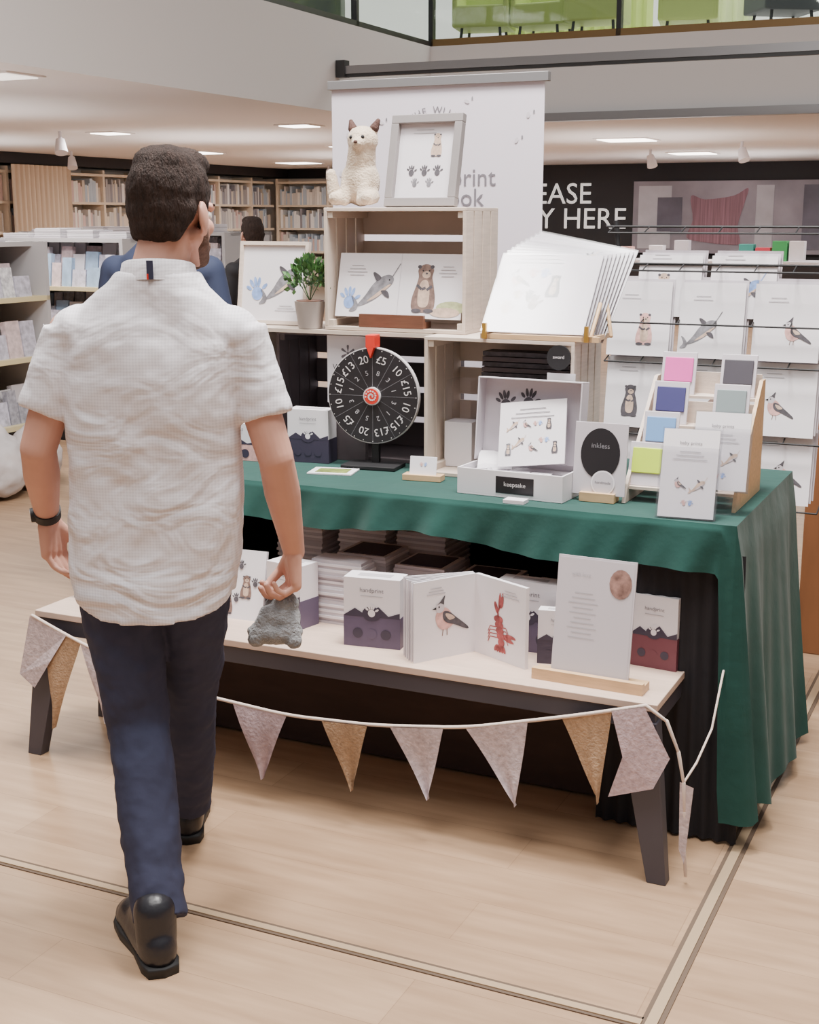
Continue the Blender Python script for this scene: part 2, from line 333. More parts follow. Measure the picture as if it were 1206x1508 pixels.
for s,m,h in((-3.6,TEAL,.25),(-3.35,RD,.2),(-3.1,GN,.3),(-2.85,WHITE,.3),(-5,WHITE,.22),(-5.5,PINK,.2),(-4.6,PAPER2,.3)): mb.box(s,s+.22,17.6,17.8,1.0,1.0+h,m)
mb.obj('till_counter',S(0,0,0),ANG,bevel=.005)
SHW=mat('shelf_oak',(230,212,190),.6,var=.06,vscale=2); SHB=mat('shelf_back_cream',(234,224,212),.7)
cols=[mat('bk%d'%i,c,.6) for i,c in enumerate([(240,232,224),(216,208,202),(176,170,172),(230,216,198),(150,146,154),(244,240,238),(210,196,180),(190,202,216),(220,190,184)])]
def bookcase(name,L,loc,rz,seed):
    random.seed(seed); mb=MB(); x=0
    mb.box(0,L,.44,.48,0,2.4,SHB)
    while x<L-.3:
        w=min(1.15,L-x); mb.box(x,x+.05,0,.44,0,2.4,SHW)
        for zz in(.5,.95,1.4,1.85,2.3): mb.box(x+.05,x+w,0,.44,zz,zz+.04,SHW)
        for zz in(.54,.99,1.44,1.89):
            y=x+.07; c0=random.randrange(9)
            while y<x+w-.06:
                tk=random.uniform(.02,.07); hh=random.uniform(.22,.38)
                mb.box(y,y+tk,.05,.4,zz,zz+hh,cols[(c0+random.randrange(4))%9])
                y+=tk+.003
        x+=w
    mb.obj(name,loc,rz)
bookcase('wall_bookcase',11.2,S(-13.45,9.2,0),ANG+R(90),1)
bookcase('wall_bookcase',4.2,S(-13.4,20.4,0),ANG,2)
CUR=mat('beige_curtain',(218,198,176),.8)
mb=MB(); P=[]
for i in range(60): P.append((-13.3+.05*math.sin(i*1.3),12.6+i*.022))
vs=[(a,b,0.05) for a,b in P]+[(a,b,2.42) for a,b in P]
mb.add(vs,[(i,i+1,60+i+1,60+i) for i in range(59)],CUR,True); mb.obj('beige_curtain',S(0,0,0),ANG)
def rack_unit(name,loc,rz,w_,d_,h,shelves,seed):
    random.seed(seed); mb=MB(); GPm=mat('unit_grey',(190,186,188),.6); YE=mat('shelf_edge_yellow',(220,204,160),.5)
    PT=[mat('wrap_dots',(222,220,228),.6,var=.35,vscale=38),mat('wrap_blue',(160,184,212),.6,var=.15,vscale=20),PAPER,mat('wrap_lilac',(200,196,212),.6,var=.3,vscale=30),mat('wrap_grey',(160,158,168),.6,var=.35,vscale=34),mat('wrap_rose',(218,196,198),.6,var=.2,vscale=30)]
    mb.box(0,w_,0,d_,0,.1,BLACK); mb.box(0,.03,0,d_,.1,h,GPm); mb.box(w_-.03,w_,0,d_,.1,h,GPm); mb.box(0,w_,d_-.04,d_,.1,h,GPm); mb.box(0,w_,.1,d_,h-.03,h,GPm)
    for z in shelves:
        mb.box(0,w_,0,d_,z-.03,z,YE)
        for row,(yy,dz) in enumerate(((.3,.06),(.16,.03),(.05,0))):
            x=.05
            while x<w_-.2:
                w=random.uniform(.07,.15); hh=random.uniform(.2,.32)-.04*row; k=random.randrange(6)
                mb.M=lean(x,yy,z,8); mb.box(0,w,0,.04,0,hh+dz,PT[k]); mb.M=Matrix.Identity(4); x+=w+.012
    for i in range(int(w_/.3)):
        x=.05+i*.3
        for j in range(random.randrange(2,7)): mb.box(x+random.uniform(0,.02),x+.25,.12,.36,h+j*.012,h+j*.012+.01,WHITE if j%3 else PAPER2)
    mb.obj(name,loc,rz)
rack_unit('paper_display_rack',S(-5.15,1.2,0),ANG+R(90),2.35,.6,1.5,(.36,.78,1.16),3)
rack_unit('paper_display_rack',S(-6.6,4.6,0),ANG,1.25,.8,1.5,(.4,.8,1.15),5)
rack_unit('paper_display_rack',S(-8.2,6.8,0),ANG,2.3,.8,1.52,(.4,.8,1.15),8)
rack_unit('paper_display_rack',S(-5.2,8.2,0),ANG,2.0,.8,1.35,(.4,.8),9)
BAG=mat('linen_bag',(196,188,188),.9,var=.15,vscale=8,bump=.4,bscale=12)
mb=MB(); mb.ell((0,0,.2),(.2,.18,.2),BAG); mb.ell((.34,.02,.19),(.19,.17,.19),BAG); mb.ell((0.02,0,.38),(.06,.06,.07),BAG); mb.ell((.34,.02,.37),(.06,.06,.06),BAG)
o=mb.obj('linen_sack',S(-4.9,2.7,.005),ANG+R(90)); remesh(o,.02,6,[(.12,.05,'CLOUDS')])
CAB=mat('brown_cabinet_wood',(122,80,52),.45,var=.12,vscale=3,stretch=(6,6,1))
mb=MB(); mb.box(-.10,.9,1.75,2.2,0,1.3,CAB); mb.box(-.12,.92,1.73,2.22,1.3,1.33,CAB); mb.box(.4,.41,1.74,1.75,.05,1.28,BLACK); mb.cyl((.36,1.72,.7),(.36,1.72,.85),.008,.008,SILVER,10); mb.obj('wooden_cabinet',S(0,0,0),ANG,bevel=.004)

# ================= TABLE =================
TL,TR,TF,TB,TH=-1.86,-.01,-.02,.82,.88
mb=MB(); mb.box(TL+.02,TR-.02,TF+.02,TB-.02,TH-.03,TH-.003,OAK)
for x in(TL+.05,TR-.1):
    for y in(TF+.12,TB-.08): mb.box(x,x+.04,y,y+.04,0,TH-.03,BLACK)
mb.obj('display_table',S(0,0,0),ANG)
mb=MB(); per=[]
NF,NS=200,140
def sm(x): x=max(0,min(1,x)); return x*x*(3-2*x)
for i in range(NF+1):
    s=TL+(TR-TL)*i/NF; per.append((s,TF,0,-1,s))
for i in range(1,7):
    a=R(-90+90*i/7); per.append((TR,TF,math.cos(a),math.sin(a),TR))
for i in range(NS+1):
    t=TF+(TB-TF)*i/NS; per.append((TR,t,1,0,TR+t-TF+.05))
rows=26; vs=[]
for r in range(rows+1):
    v=r/rows
    for (s,t,nx,ny,u) in per:
        front=ny<-.9
        drop=.105+.012*math.sin(u*9)+.03*sm((u+1.2)/1.2)
        if u>-.05: drop=drop+(.80-drop)*sm((u+.05)/.04)
        if not front: drop=.80+.04*sm((t-TF)/.4)-.02*math.sin(u*14)
        z=TH-drop*v
        amp=.024*v if not front else .012*v
        off=.006*sm(v*8)+amp*(1+math.sin(u*24+2.2*math.sin(u*6)+.6*v))+.004*v*math.sin(u*61+v*3)+ ((.05 if not front else .01)*v if drop>.4 else .008*v)
        vs.append((s+nx*off,t+ny*off*(1 if front else .4),z+.002))
n=len(per); fs=[]
for r in range(rows):
    for i in range(n-1): fs.append((r*n+i,(r+1)*n+i,(r+1)*n+i+1,r*n+i+1))
mb.add(vs,fs,GREEN,True)
gx,gy=60,26; vs=[];fs=[]
for j in range(gy+1):
    for i in range(gx+1):
        s=TL+(TR-TL)*i/gx;t=TF+(TB-TF)*j/gy
        vs.append((s,t,TH+.002))
for j in range(gy):
    for i in range(gx): a=j*(gx+1)+i; fs.append((a,a+1,a+gx+2,a+gx+1))
mb.add(vs,fs,GREEN,True); mb.obj('green_tablecloth',S(0,0,0),ANG)
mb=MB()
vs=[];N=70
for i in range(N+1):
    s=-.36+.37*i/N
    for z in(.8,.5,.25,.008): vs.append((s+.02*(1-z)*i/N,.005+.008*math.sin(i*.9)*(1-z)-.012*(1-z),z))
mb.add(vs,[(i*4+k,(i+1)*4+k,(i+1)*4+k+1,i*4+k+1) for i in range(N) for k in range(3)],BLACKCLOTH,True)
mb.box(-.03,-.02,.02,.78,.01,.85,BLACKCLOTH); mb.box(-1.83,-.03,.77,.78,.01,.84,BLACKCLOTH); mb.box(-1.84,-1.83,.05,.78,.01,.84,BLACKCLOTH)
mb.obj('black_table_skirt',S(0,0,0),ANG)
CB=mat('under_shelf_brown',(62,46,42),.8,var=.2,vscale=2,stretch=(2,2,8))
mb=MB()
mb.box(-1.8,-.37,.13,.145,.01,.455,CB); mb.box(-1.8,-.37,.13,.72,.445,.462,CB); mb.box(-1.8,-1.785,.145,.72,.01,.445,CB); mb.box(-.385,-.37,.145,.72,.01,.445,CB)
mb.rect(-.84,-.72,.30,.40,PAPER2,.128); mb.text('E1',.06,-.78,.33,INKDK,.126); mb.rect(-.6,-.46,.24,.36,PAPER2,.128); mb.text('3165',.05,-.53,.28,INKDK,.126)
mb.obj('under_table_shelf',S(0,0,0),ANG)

# ================= BENCH =================
mb=MB(); BL,BRt,BF,BB=-2.08,-.13,-.28,.07
mb.box(BL,BRt,BF,BB,.45,.47,BENCHTOP)
mb.box(BL+.005,BRt-.005,BF+.006,BF+.03,.40,.45,DGREY); mb.box(BL+.005,BRt-.005,BB-.03,BB-.006,.40,.45,DGREY)
mb.box(BL+.005,BL+.03,BF+.03,BB-.03,.40,.45,DGREY); mb.box(BRt-.03,BRt-.005,BF+.03,BB-.03,.40,.45,DGREY)
for sx,x0 in ((-1,BL),(1,BRt)):
    for sy,y0 in((-1,BF),(1,BB)):
        def q(xo,xi,yo,yi,z): 
            P=[(x0+sx*xo,y0+sy*yo,z),(x0-sx*xi,y0+sy*yo,z),(x0-sx*xi,y0-sy*yi,z),(x0+sx*xo,y0-sy*yi,z)]
            return P if sx*sy>0 else P[::-1]
        oy=.02 if sy<0 else 0
        mb.hexa(q(.045,.005,oy,.02,0),q(0,.10,0,.05,.42),DGREY)
mb.obj('display_bench',S(0,0,0),ANG,bevel=.002)

LACE=mat('lace_fabric',(192,176,180),.9,var=.22,vscale=70,bump=.3,bscale=120); BURL=mat('burlap_fabric',(172,142,114),.95,var=.2,vscale=90,bump=.5,bscale=160); PLACE=mat('pink_lace',(186,164,170),.9,var=.2,vscale=80,bump=.3,bscale=120)
ROPE=mat('rope_cream',(210,192,182),.9)
sp=[(-2.06,.465),(-1.95,.425),(-1.7,.345),(-1.45,.304),(-1.168,.287),(-.9,.302),(-.63,.34),(-.332,.422),(-.15,.478)]
def sz(s):
    for (a,b),(c,d) in zip(sp[:-1],sp[1:]):
        if a<=s<=c: return b+(d-b)*(s-a)/(c-a)
    return .47
mb=MB(); T=-.315
fine=[]
for i in range(90):
    s=-2.06+(1.91)*i/89
    zz=(sz(s-.05)+sz(s)+sz(s+.05))/3 if -2<s<-.22 else sz(s)
    fine.append((s,T,zz))
for a,b in zip(fine[:-1],fine[1:]): mb.cap(a,b,.005,.005,ROPE,8,2)
tail=[(-.15,T,.478),(-.10,-.30,.44),(-.07,-.29,.36),(-.055,-.285,.28),(-.05,-.28,.20),(-.05,-.27,.1),(-.045,-.26,.02)]
for a,b in zip(tail[:-1],tail[1:]): mb.cap(a,b,.005,.004,ROPE,8,2)
loop=[(-.055,-.285,.28),(-.035,-.24,.32),(-.02,-.15,.38),(-.02,-.04,.50)]
for a,b in zip(loop[:-1],loop[1:]): mb.cap(a,b,.003,.003,ROPE,8,2)
mb.flat([(-.065,.28),(-.03,.27),(-.045,.06),(-.06,.1)],LACE,-.283)
def flag(a,b,tip,tz,m,k):
    n=8; vs=[];fs=[]
    for j in range(n+1):
        v=j/n
        for i in range(n+1):
            u=i/n; s0=a+(b-a)*u; z0=sz(s0)-.002
            s=s0+(tip-s0)*v; z=z0+(tz-z0)*v
            vs.append((s,T-.004-.010*math.sin(u*6+k)*v-.004*math.sin(v*5+k),z))
    for j in range(n):
        for i in range(n): q=j*(n+1)+i; fs.append((q,q+1,q+n+2,q+n+1))
    mb.add(vs,fs,m,True)
flag(-1.345,-1.17,-1.255,.08,PLACE,0); flag(-1.055,-.915,-.965,.10,BURL,1); flag(-.845,-.69,-.733,.12,LACE,2); flag(-.625,-.455,-.483,.15,LACE,3); flag(-.365,-.235,-.262,.20,BURL,4)
mb.add([(-.235,T-.006,.452),(-.15,T-.012,.478),(-.085,-.315,.35),(-.12,-.33,.27),(-.235,-.325,.225),(-.2,-.33,.34)],[(0,5,4,3,2,1)],PLACE)
mb.add([(-2.07,-.315,.462),(-1.93,-.32,.42),(-1.99,-.33,.33),(-2.06,-.325,.235),(-2.12,-.32,.27)],[(0,4,3,2,1)],LACE)
flag(-2.02,-1.88,-2.0,.11,BURL,5)
flag(-1.88,-1.72,-1.8,.16,LACE,6)
mb.obj('bunting_garland',S(0,0,0),ANG)

# ================= BENCH GOODS =================
def card_box(name,s,t,z,w,h,d,rz=0,lower=PURPLE,icon=WHITE,n=3):
    mb=MB(); mb.box(-w/2,w/2,0,d,0,h,WHITE)
    mb.box(-w/2-.0008,w/2+.0008,-.0008,d+.0008,0,h*.45,lower)
    P=[(-w/2,h*.45),(-w*.3,h*.56),(-w*.1,h*.47),(w*.12,h*.6),(w*.3,h*.47),(w/2,h*.53),(w/2,h*.44),(-w/2,h*.44)]
    mb.flat(P,PURPLED,-.0012)
    mb.oval(0,h*.49,w*.17,w*.13,PURPLED,-.0016); a_hand(mb,0,h*.5,w*.15,icon,-.002); 
    for i in range(n): mb.oval(-w*.25+i*w*.25,h*.2,w*.09,w*.09,lower if i%2 else PURPLED,-.002); 
    mb.text('handprint',w*.11,0,h*.8,TXT,-.0012); mb.rect(-w*.2,w*.2,h*.74,h*.75,INKL,-.0012)
    mb.box(-w*.3,w*.3,d*.3,d*.7,h,h+.0006,INKL)
    return mb.obj(name,S(s,t,z),ANG+R(rz),bevel=.0015)
card_box('keepsake_kit_box',-.975,-.17,.47,.165,.2,.075,8)
card_box('keepsake_kit_box',-1.30,-.1,.47,.13,.19,.08,-12)
card_box('keepsake_kit_box',-.215,-.01,.47,.13,.2,.07,-6,lower=WINE)
card_box('keepsake_kit_box',-.57,-.02,.47,.17,.2,.06,0)
card_box('keepsake_kit_box',-.45,-.09,.47,.12,.15,.04,10,lower=PURPLED)
card_box('keepsake_kit_box',-1.98,-.12,.47,.15,.12,.1,0)
def stack(name,s,t,z,w,d,n,th,top=None,rz=0):
    mb=MB()
    for i in range(n):
        ox,oy=random.uniform(-.004,.004),random.uniform(-.004,.004)
        mb.box(-w/2+ox,w/2+ox,oy,d+oy,i*th,i*th+th*.42,WHITE if i%4 else PAPER2)
        mb.box(-w/2+ox+.003,w/2+ox-.003,oy+.003,d+oy-.003,i*th+th*.42,(i+1)*th,PAPER2)
    if top: mb.box(-w*.4,w*.4,d*.1,d*.9,n*th,n*th+.002,top)
    mb.obj(name,S(s,t,z),ANG+R(rz))
stack('book_stack',-1.165,-.02,.47,.17,.085,11,.0175)
stack('book_stack',-1.50,.35,.463,.17,.2,11,.018); stack('book_stack',-1.27,.35,.463,.17,.2,12,.018); stack('book_stack',-1.06,.35,.463,.17,.2,12,.018)
stack('book_stack',-1.17,.145,.463,.17,.17,10,.018,PURPLED)
stack('book_stack',-.98,.15,.463,.17,.17,9,.018,PURPLED); stack('book_stack',-.78,.15,.463,.18,.17,8,.018,PURPLED)
stack('book_stack',-.55,.15,.463,.2,.18,7,.018,PURPLED)
mb=MB(); L=.2;H=.225
mb.M=Matrix.Rotation(R(57),4,'Z')
mb.box(-L,0,0,.004,0,H,WHITE); a_bird(mb,-.1,.11,.062,-.001); a_lines(mb,-.13,.2,.06,3,.008)
for i in range(5):
    mb.M=Matrix.Rotation(R(57-3.2*(i+1)),4,'Z'); mb.box(-L,0,.004*(i+1),.004*(i+1)+.003,0,H,PAPER2 if i%2 else WHITE)
mb.M=Matrix.Rotation(R(-26),4,'Z'); mb.box(0,L,0,.012,0,H,WHITE); a_lobster(mb,.095,.10,.066,-.001); a_lines(mb,.14,.2,.07,3,.008)
mb.M=Matrix.Identity(4); mb.obj('open_board_book',S(-.70,-.08,.47),ANG)
mb=MB(); mb.box(-.15,.15,-.03,.03,0,.022,OAK); mb.box(-.15,.15,-.03,-.012,.022,.03,OAK)
mb.M=lean(0,-.008,.015,8); mb.box(-.105,.105,0,.005,0,.315,PAPER2); mb.box(-.1,.1,-.0008,0,.005,.31,PAPER2)
PH=mat('photo_round',(140,108,100),.5,var=.5,vscale=50); mb.oval(.066,.255,.030,.038,PH,-.002); mb.text('with love',.014,-.04,.265,INKL,-.002); a_lines(mb,-.03,.22,.08,10,.013) 
mb.obj('shop_sign_stand',S(-.33,-.2,.47),ANG+R(-2),bevel=.001)
mb=MB(); mb.M=lean(0,0,0,12); mb.box(-.09,.09,0,.012,0,.21,WHITE)
for x,z in((-.02,.15),(.03,.1),(-.03,.05)): a_otter(mb,x,z,.04,BROWN,-.0015); a_hand(mb,x+.03,z+.01,.018,INKDK,-.0024)
mb.obj('picture_book',S(-1.47,-.1,.47),ANG+R(4))

# ================= TABLE DISPLAY =================
def crate(name,s,t,z,w,d,h,m=CRATE,m2=CRATEI,rz=0):
    mb=MB(); th=.011
    mb.box(-w/2,w/2,0,d,0,th,m2); mb.box(-w/2,w/2,0,d,h-th,h,m)
    ns=4; g=.008; sw=(d-g*(ns-1))/ns
    for sx in(-1,1):
        for i in range(ns):
            y0=i*(sw+g); x0=sx*w/2; mb.box(min(x0,x0-sx*th),max(x0,x0-sx*th),y0,y0+sw,th,h-th,m if sx>0 else m2)
        for zz in(th,h-th-.02): 
            x0=sx*(w/2-th); mb.box(min(x0,x0-sx*.018),max(x0,x0-sx*.018),.004,d-.012,zz,zz+.02,m2)
    nb=4; gb=.02; hb=(h-2*th-gb*(nb-1))/nb
    for i in range(nb): mb.box(-w/2+th,w/2-th,d-.01,d,th+i*(hb+gb),th+i*(hb+gb)+hb,m2)
    return mb.obj(name,S(s,t,z),ANG+R(rz),bevel=.0012)
Z0=TH+.003
crate('wooden_crate',-.785,.28,Z0,.47,.26,.42)
crate('dark_wooden_crate',-1.34,.43,Z0,.56,.26,.405,DCRATE,DCRATE)
mb=MB(); mb.box(-1.8,-1.03,.36,.68,0,.012,CRATEI); 
for x in(-1.78,-1.70): mb.box(x,x+.03,.42,.6,-.406,0,CRATEI)
mb.obj('plank_shelf',S(0,0,Z0+.407),ANG)
crate('wooden_crate',-1.165,.37,Z0+.421,.48,.26,.375)
ZT=Z0+.421
mb=MB(); mb.box(-.12,.1,-.03,.03,0,.02,WALN); mb.box(-.12,.1,-.03,-.015,.02,.04,WALN)
mb.M=lean(0,-.01,.03,14); mb.box(-.215,.215,0,.006,0,.20,WHITE)
a_hand(mb,-.17,.045,.045,BLUE,-.001); a_narwhal(mb,-.07,.09,.075,INKGREY,-.001); a_otter(mb,.085,.095,.085,BROWN,-.001); a_lines(mb,-.15,.16,.07,4,.01); a_lines(mb,.16,.16,.06,4,.01)
mb.oval(.18,.035,.05,.02,OLIVE,-.001); mb.oval(.16,.02,.05,.015,TAN,-.0012); mb.rect(-.0008,.0008,0,.2,PAPER2,-.001)
mb.obj('narwhal_otter_print',S(-1.165,.40,ZT+.012),ANG)
mb=MB(); w,h=.245,.28; ZF=ZT+.376
mb.M=lean(0,0,0,12)
for b in((-w/2,w/2,0,.026),(-w/2,w/2,h-.026,h),(-w/2,-w/2+.026,.026,h-.026),(w/2-.026,w/2,.026,h-.026)): mb.box(b[0],b[1],-.018,.008,b[2],b[3],FRAMEG)
mb.box(-w/2+.02,w/2-.02,0,.004,.02,h-.02,PAPER)
a_otter(mb,.035,.19,.04,TAN,-.001); 
for x in(-.045,.0,.045): a_hand(mb,x,.105,.022,INKDK,-.001); 
for x in(-.03,.02): a_hand(mb,x,.07,.018,INKGREY,-.001)
a_lines(mb,-.01,.235,.1,2,.01,y=-.001); mb.M=Matrix.Identity(4); mb.box(-.02,.02,.03,.11,0,.01,FRAMEG)
mb.obj('picture_frame',S(-1.105,.44,ZF),ANG+R(-4),bevel=.002)
PL=mat('cream_plush',(206,186,164),.95,var=.12,vscale=30,bump=.6,bscale=150,sheen=.3); PLB=mat('brown_plush',(84,60,54),.95,bump=.5,bscale=150)
e=empty('plush_cat',S(-1.325,.47,ZF+.003),ANG)
mb=MB(); mb.ell((0,0,.075),(.062,.055,.075),PL); mb.cap((0,0,.12),(0.01,-.01,.17),.048,.044,PL); mb.ell((.015,-.015,.20),(.05,.045,.044),PL); mb.ell((.02,-.055,.19),(.022,.02,.017),PL)
for sx in(-1,1):
    mb.cap((sx*.035,-.02,.1),(sx*.03,-.055,.018),.02,.018,PL); mb.cap((sx*.045,-.01,.03),(sx*.055,-.07,.024),.024,.022,PL); mb.cap((.015+sx*.035,-.005,.23),(.015+sx*.045,0,.25),.014,.007,PL)
mb.cap((-.05,.02,.03),(-.09,-.01,.04),.02,.022,PL); mb.cap((-.09,-.01,.04),(-.10,-.01,.10),.022,.017,PL)
remesh(mb.obj('body',parent=e),.006,3,[(.01,.004,'CLOUDS')])
mb=MB(); 
for sx in(-1,1): mb.cap((.015+sx*.038,-.008,.237),(.015+sx*.047,-.002,.258),.015,.007,PLB); mb.ell((.015+sx*.02,-.055,.208),(.006,.005,.006),BLACK)
mb.ell((.02,-.074,.193),(.007,.005,.005),PLB); mb.obj('ears_and_face',parent=e)
mb=MB(); w,h=.26,.27; mb.M=lean(0,0,0,8)
for b in((-w/2,w/2,0,.012),(-w/2,w/2,h-.012,h),(-w/2,-w/2+.012,.012,h-.012),(w/2-.012,w/2,.012,h-.012)): mb.box(b[0],b[1],-.01,.008,b[2],b[3],CRATE)
mb.box(-w/2+.01,w/2-.01,-.002,.004,.01,h-.01,WHITE); a_narwhal(mb,.045,.14,.075,INKGREY,-.003); a_hand(mb,-.06,.1,.05,BLUE,-.003,.2); a_lines(mb,.05,.06,.08,3,.008,y=-.003)
mb.obj('narwhal_framed_print',S(-1.66,.47,ZT),ANG)
POT=mat('pot_grey',(170,160,155),.7); LEAF=mat('leaf_green',(72,112,58),.55,var=.3,vscale=30); LEAF2=mat('leaf_green_dark',(44,78,44),.55)
mb=MB(); mb.cyl((0,0,0),(0,0,.085),.038,.05,POT,24); mb.cyl((0,0,.083),(0,0,.088),.044,.044,WALN,20)
for i in range(420):
    th=random.uniform(0,6.28); ph=random.uniform(-.5,1.5); rr=.072*random.uniform(.45,1)
    c=Vector((rr*math.cos(ph)*math.cos(th),rr*math.cos(ph)*math.sin(th),.15+rr*math.sin(ph)))
    d=(c-Vector((0,0,.12))).normalized(); a=d.cross(Vector((random.random()-.5,random.random()-.5,random.random()-.5))).normalized(); l=random.uniform(.014,.024)
    mb.add([c,c+d*l*.5+a*l*.4,c+d*l,c+d*l*.5-a*l*.4],[(0,1,2,3)],LEAF if i%3 else LEAF2)
for i in range(14):
    th=i*.9; mb.cyl((0,0,.085),(.05*math.cos(th),.05*math.sin(th),.17),.0015,.001,LEAF2,5)
mb.obj('potted_plant',S(-1.475,.40,ZT),ANG)
e=empty('prize_wheel',S(-1.215,.33,Z0),ANG+R(6))
mb=MB(); WC=.225; rW=.15
WB=mat('wheel_black',(38,36,40),.4); WHT=mat('wheel_white',(215,210,212),.5); WRED=mat('wheel_red',(214,52,40),.4)
mb.cyl((0,.012,WC),(0,-.006,WC),rW,rW,WHT,64); mb.cyl((0,-.0061,WC),(0,-.0085,WC),rW-.003,rW-.003,WB,64)
for i in range(12):
    a=2*math.pi*i/12
    ca,sa=math.cos(a),math.sin(a)
    mb.line([(ca*.03,WC+sa*.03),(ca*.146,WC+sa*.146)],.0009,INKGREY,-.009)
    b=a+math.pi/12
    mb.text(['£15','10','£5','20','£13'][i%5],.034,math.cos(b)*.103,WC+math.sin(b)*.103,WHT,-.0095,rot=b-math.pi/2)
    mb.text(['1','3','8','5','2'][i%5],.022,math.cos(b)*.065,WC+math.sin(b)*.065,INKL,-.0095,rot=b-math.pi/2)
for i in range(28):
    a=2*math.pi*i/28; mb.oval(math.cos(a)*.1425,WC+math.sin(a)*.1425,.0016,.0016,WHT,-.0095,n=8)
mb.cyl((0,-.008,WC),(0,-.018,WC),.028,.028,WHT,32); mb.cyl((0,-.018,WC),(0,-.02,WC),.024,.024,WRED,32)
for i in range(20):
    a=i*.5; r=.004+i*.0008; mb.oval(r*math.cos(a),WC+r*math.sin(a),.003,.003,WHT,-.021,n=8)
mb.obj('disc',parent=e)
mb=MB(); mb.box(-.012,.012,.012,.03,.0,WC+.18,BLACK); mb.box(-.09,.09,-.06,.045,0,.012,BLACK); mb.box(-.015,.015,-.03,.02,WC+.15,WC+.19,WRED); mb.add([(-.014,-.03,WC+.155),(.014,-.03,WC+.155),(0,-.03,WC+.118),(-.014,-.012,WC+.155),(.014,-.012,WC+.155),(0,-.012,WC+.118)],[(0,2,1),(3,4,5),(0,1,4,3),(1,2,5,4),(2,0,3,5)],WRED)
mb.obj('stand',parent=e,bevel=.002)
mb=MB(); mb.box(-.075,.075,0,.004,0,.215,WHITE); mb.text('*',.12,0,.1,TXT); mb.text('WINNER',.028,0,.105,INKDK); a_lines(mb,0,.085,.1,6,.011,INKGREY); mb.box(-.06,.06,.0,.02,-.185,0,DCRATE); mb.obj('winner_poster',S(-1.34,.40,Z0+.185),ANG)
card_box('keepsake_kit_box',-1.44,.31,Z0,.14,.17,.07,6,lower=PURPLED)
card_box('keepsake_kit_box',-1.68,.25,Z0,.16,.12,.08,6,lower=PINK)
mb=MB(); mb.box(-.07,.07,-.05,.05,0,.004,WHITE); mb.box(-.05,.05,-.032,.032,.004,.005,mat('print_olive',(120,130,70),.4,var=.4,vscale=40)); mb.obj('flat_print_card',S(-1.29,.2,Z0),ANG+R(12))
mb=MB(); mb.box(-.06,.06,-.022,.022,0,.018,OAK); mb.M=lean(0,-.01,.012,12); mb.box(-.042,.042,0,.003,0,.06,WHITE); a_tiny(mb,0,.035,.015,3); mb.obj('small_card_stand',S(-.985,.2,Z0),ANG+R(6),bevel=.001)
mb=MB(); 
for i in range(7): mb.box(-.1+.001*i,.18,.12+.0,.2,.25+.0+i*.016,.25+i*.016+.013,DCRATE if i%2 else INKDK)
mb.box(-.1,.18,.1,.22,.245,.25,CRATEI); mb.box(-.1,-.09,.1,.22,0,.245,CRATEI); mb.box(.17,.18,.1,.22,0,.245,CRATEI)
mb.M=lean(.0,.04,.01,10); mb.box(-.06,.17,0,.006,0,.25,INKL); a_hand(mb,.0,.13,.045,INKDK,-.001,.2); a_hand(mb,.1,.13,.045,INKDK,-.001,-.2)
mb.M=Matrix.Identity(4); mb.box(-.21,-.12,.1,.18,.001,.14,WHITE); mb.box(-.2,-.12,.09,.17,.141,.27,PLASTIC)
mb.obj('handprint_samples',S(-.785,.28,Z0+.012),ANG)
mb=MB(); mb.cyl((0,0,0),(0,-.006,0),.036,.036,BLACK,32); mb.text('award',.014,0,-.003,WHT,-.0065); mb.box(-.035,.05,-.001,0,-.07,-.045,WHITE); mb.obj('round_badge',S(-.595,.279,Z0+.375),ANG)
LB=mat('label_black',(34,32,36),.4)
e=empty('memory_gift_box',S(-.66,.06,Z0),ANG+R(-3))
mb=MB(); w,d,h=.32,.19,.075; th=.005
mb.box(-w/2,w/2,0,d,0,th,WHITE); mb.box(-w/2,w/2,0,th,th,h,WHITE); mb.box(-w/2,w/2,d-th,d,th,h,WHITE); mb.box(-w/2,-w/2+th,th,d-th,th,h,WHITE); mb.box(w/2-th,w/2,th,d-th,th,h,WHITE)
mb.box(-.04,.075,-.0015,0,.012,.06,LB); mb.text('keepsake',.018,.018,.033,WHT,-.002)
mb.box(-w/2+.01,w/2-.01,.01,d-.01,.05,.055,PAPER2)
mb.obj('tray',parent=e,bevel=.001)
mb=MB(); mb.M=lean(0,d-.03,h,6); mb.box(-w/2,w/2,0,.004,0,.24,PAPER2); mb.box(-w/2,w/2,-.05,0,.236,.24,PAPER2); mb.box(-w/2,-w/2+.004,-.05,0,0,.236,PAPER2); mb.box(w/2-.004,w/2,-.05,0,0,.236,PAPER2)
a_hand(mb,-.09,.16,.04,INKDK,-.001,.2); a_hand(mb,-.02,.17,.04,INKDK,-.001,-.2)
mb.obj('lid',parent=e,bevel=.001)
mb=MB(); mb.M=lean(.035,d-.12,.085,24)@Matrix.Rotation(R(-8),4,'Y'); mb.box(-.1,.1,0,.005,0,.19,WHITE)
a_lines(mb,0,.165,.13,3,.012,INKGREY)
for i in range(5): a_tiny(mb,-.07+i*.035,.05+.02*(i%2),.02,i)
for i in range(4): a_tiny(mb,-.055+i*.035,.12,.018,i+1)
mb.M=lean(-.09,.1,.06,60,20); mb.box(-.05,.05,0,.003,0,.08,WHITE); mb.M=Matrix.Identity(4); mb.box(-.12,.02,.03,.09,.056,.075,PLASTIC)
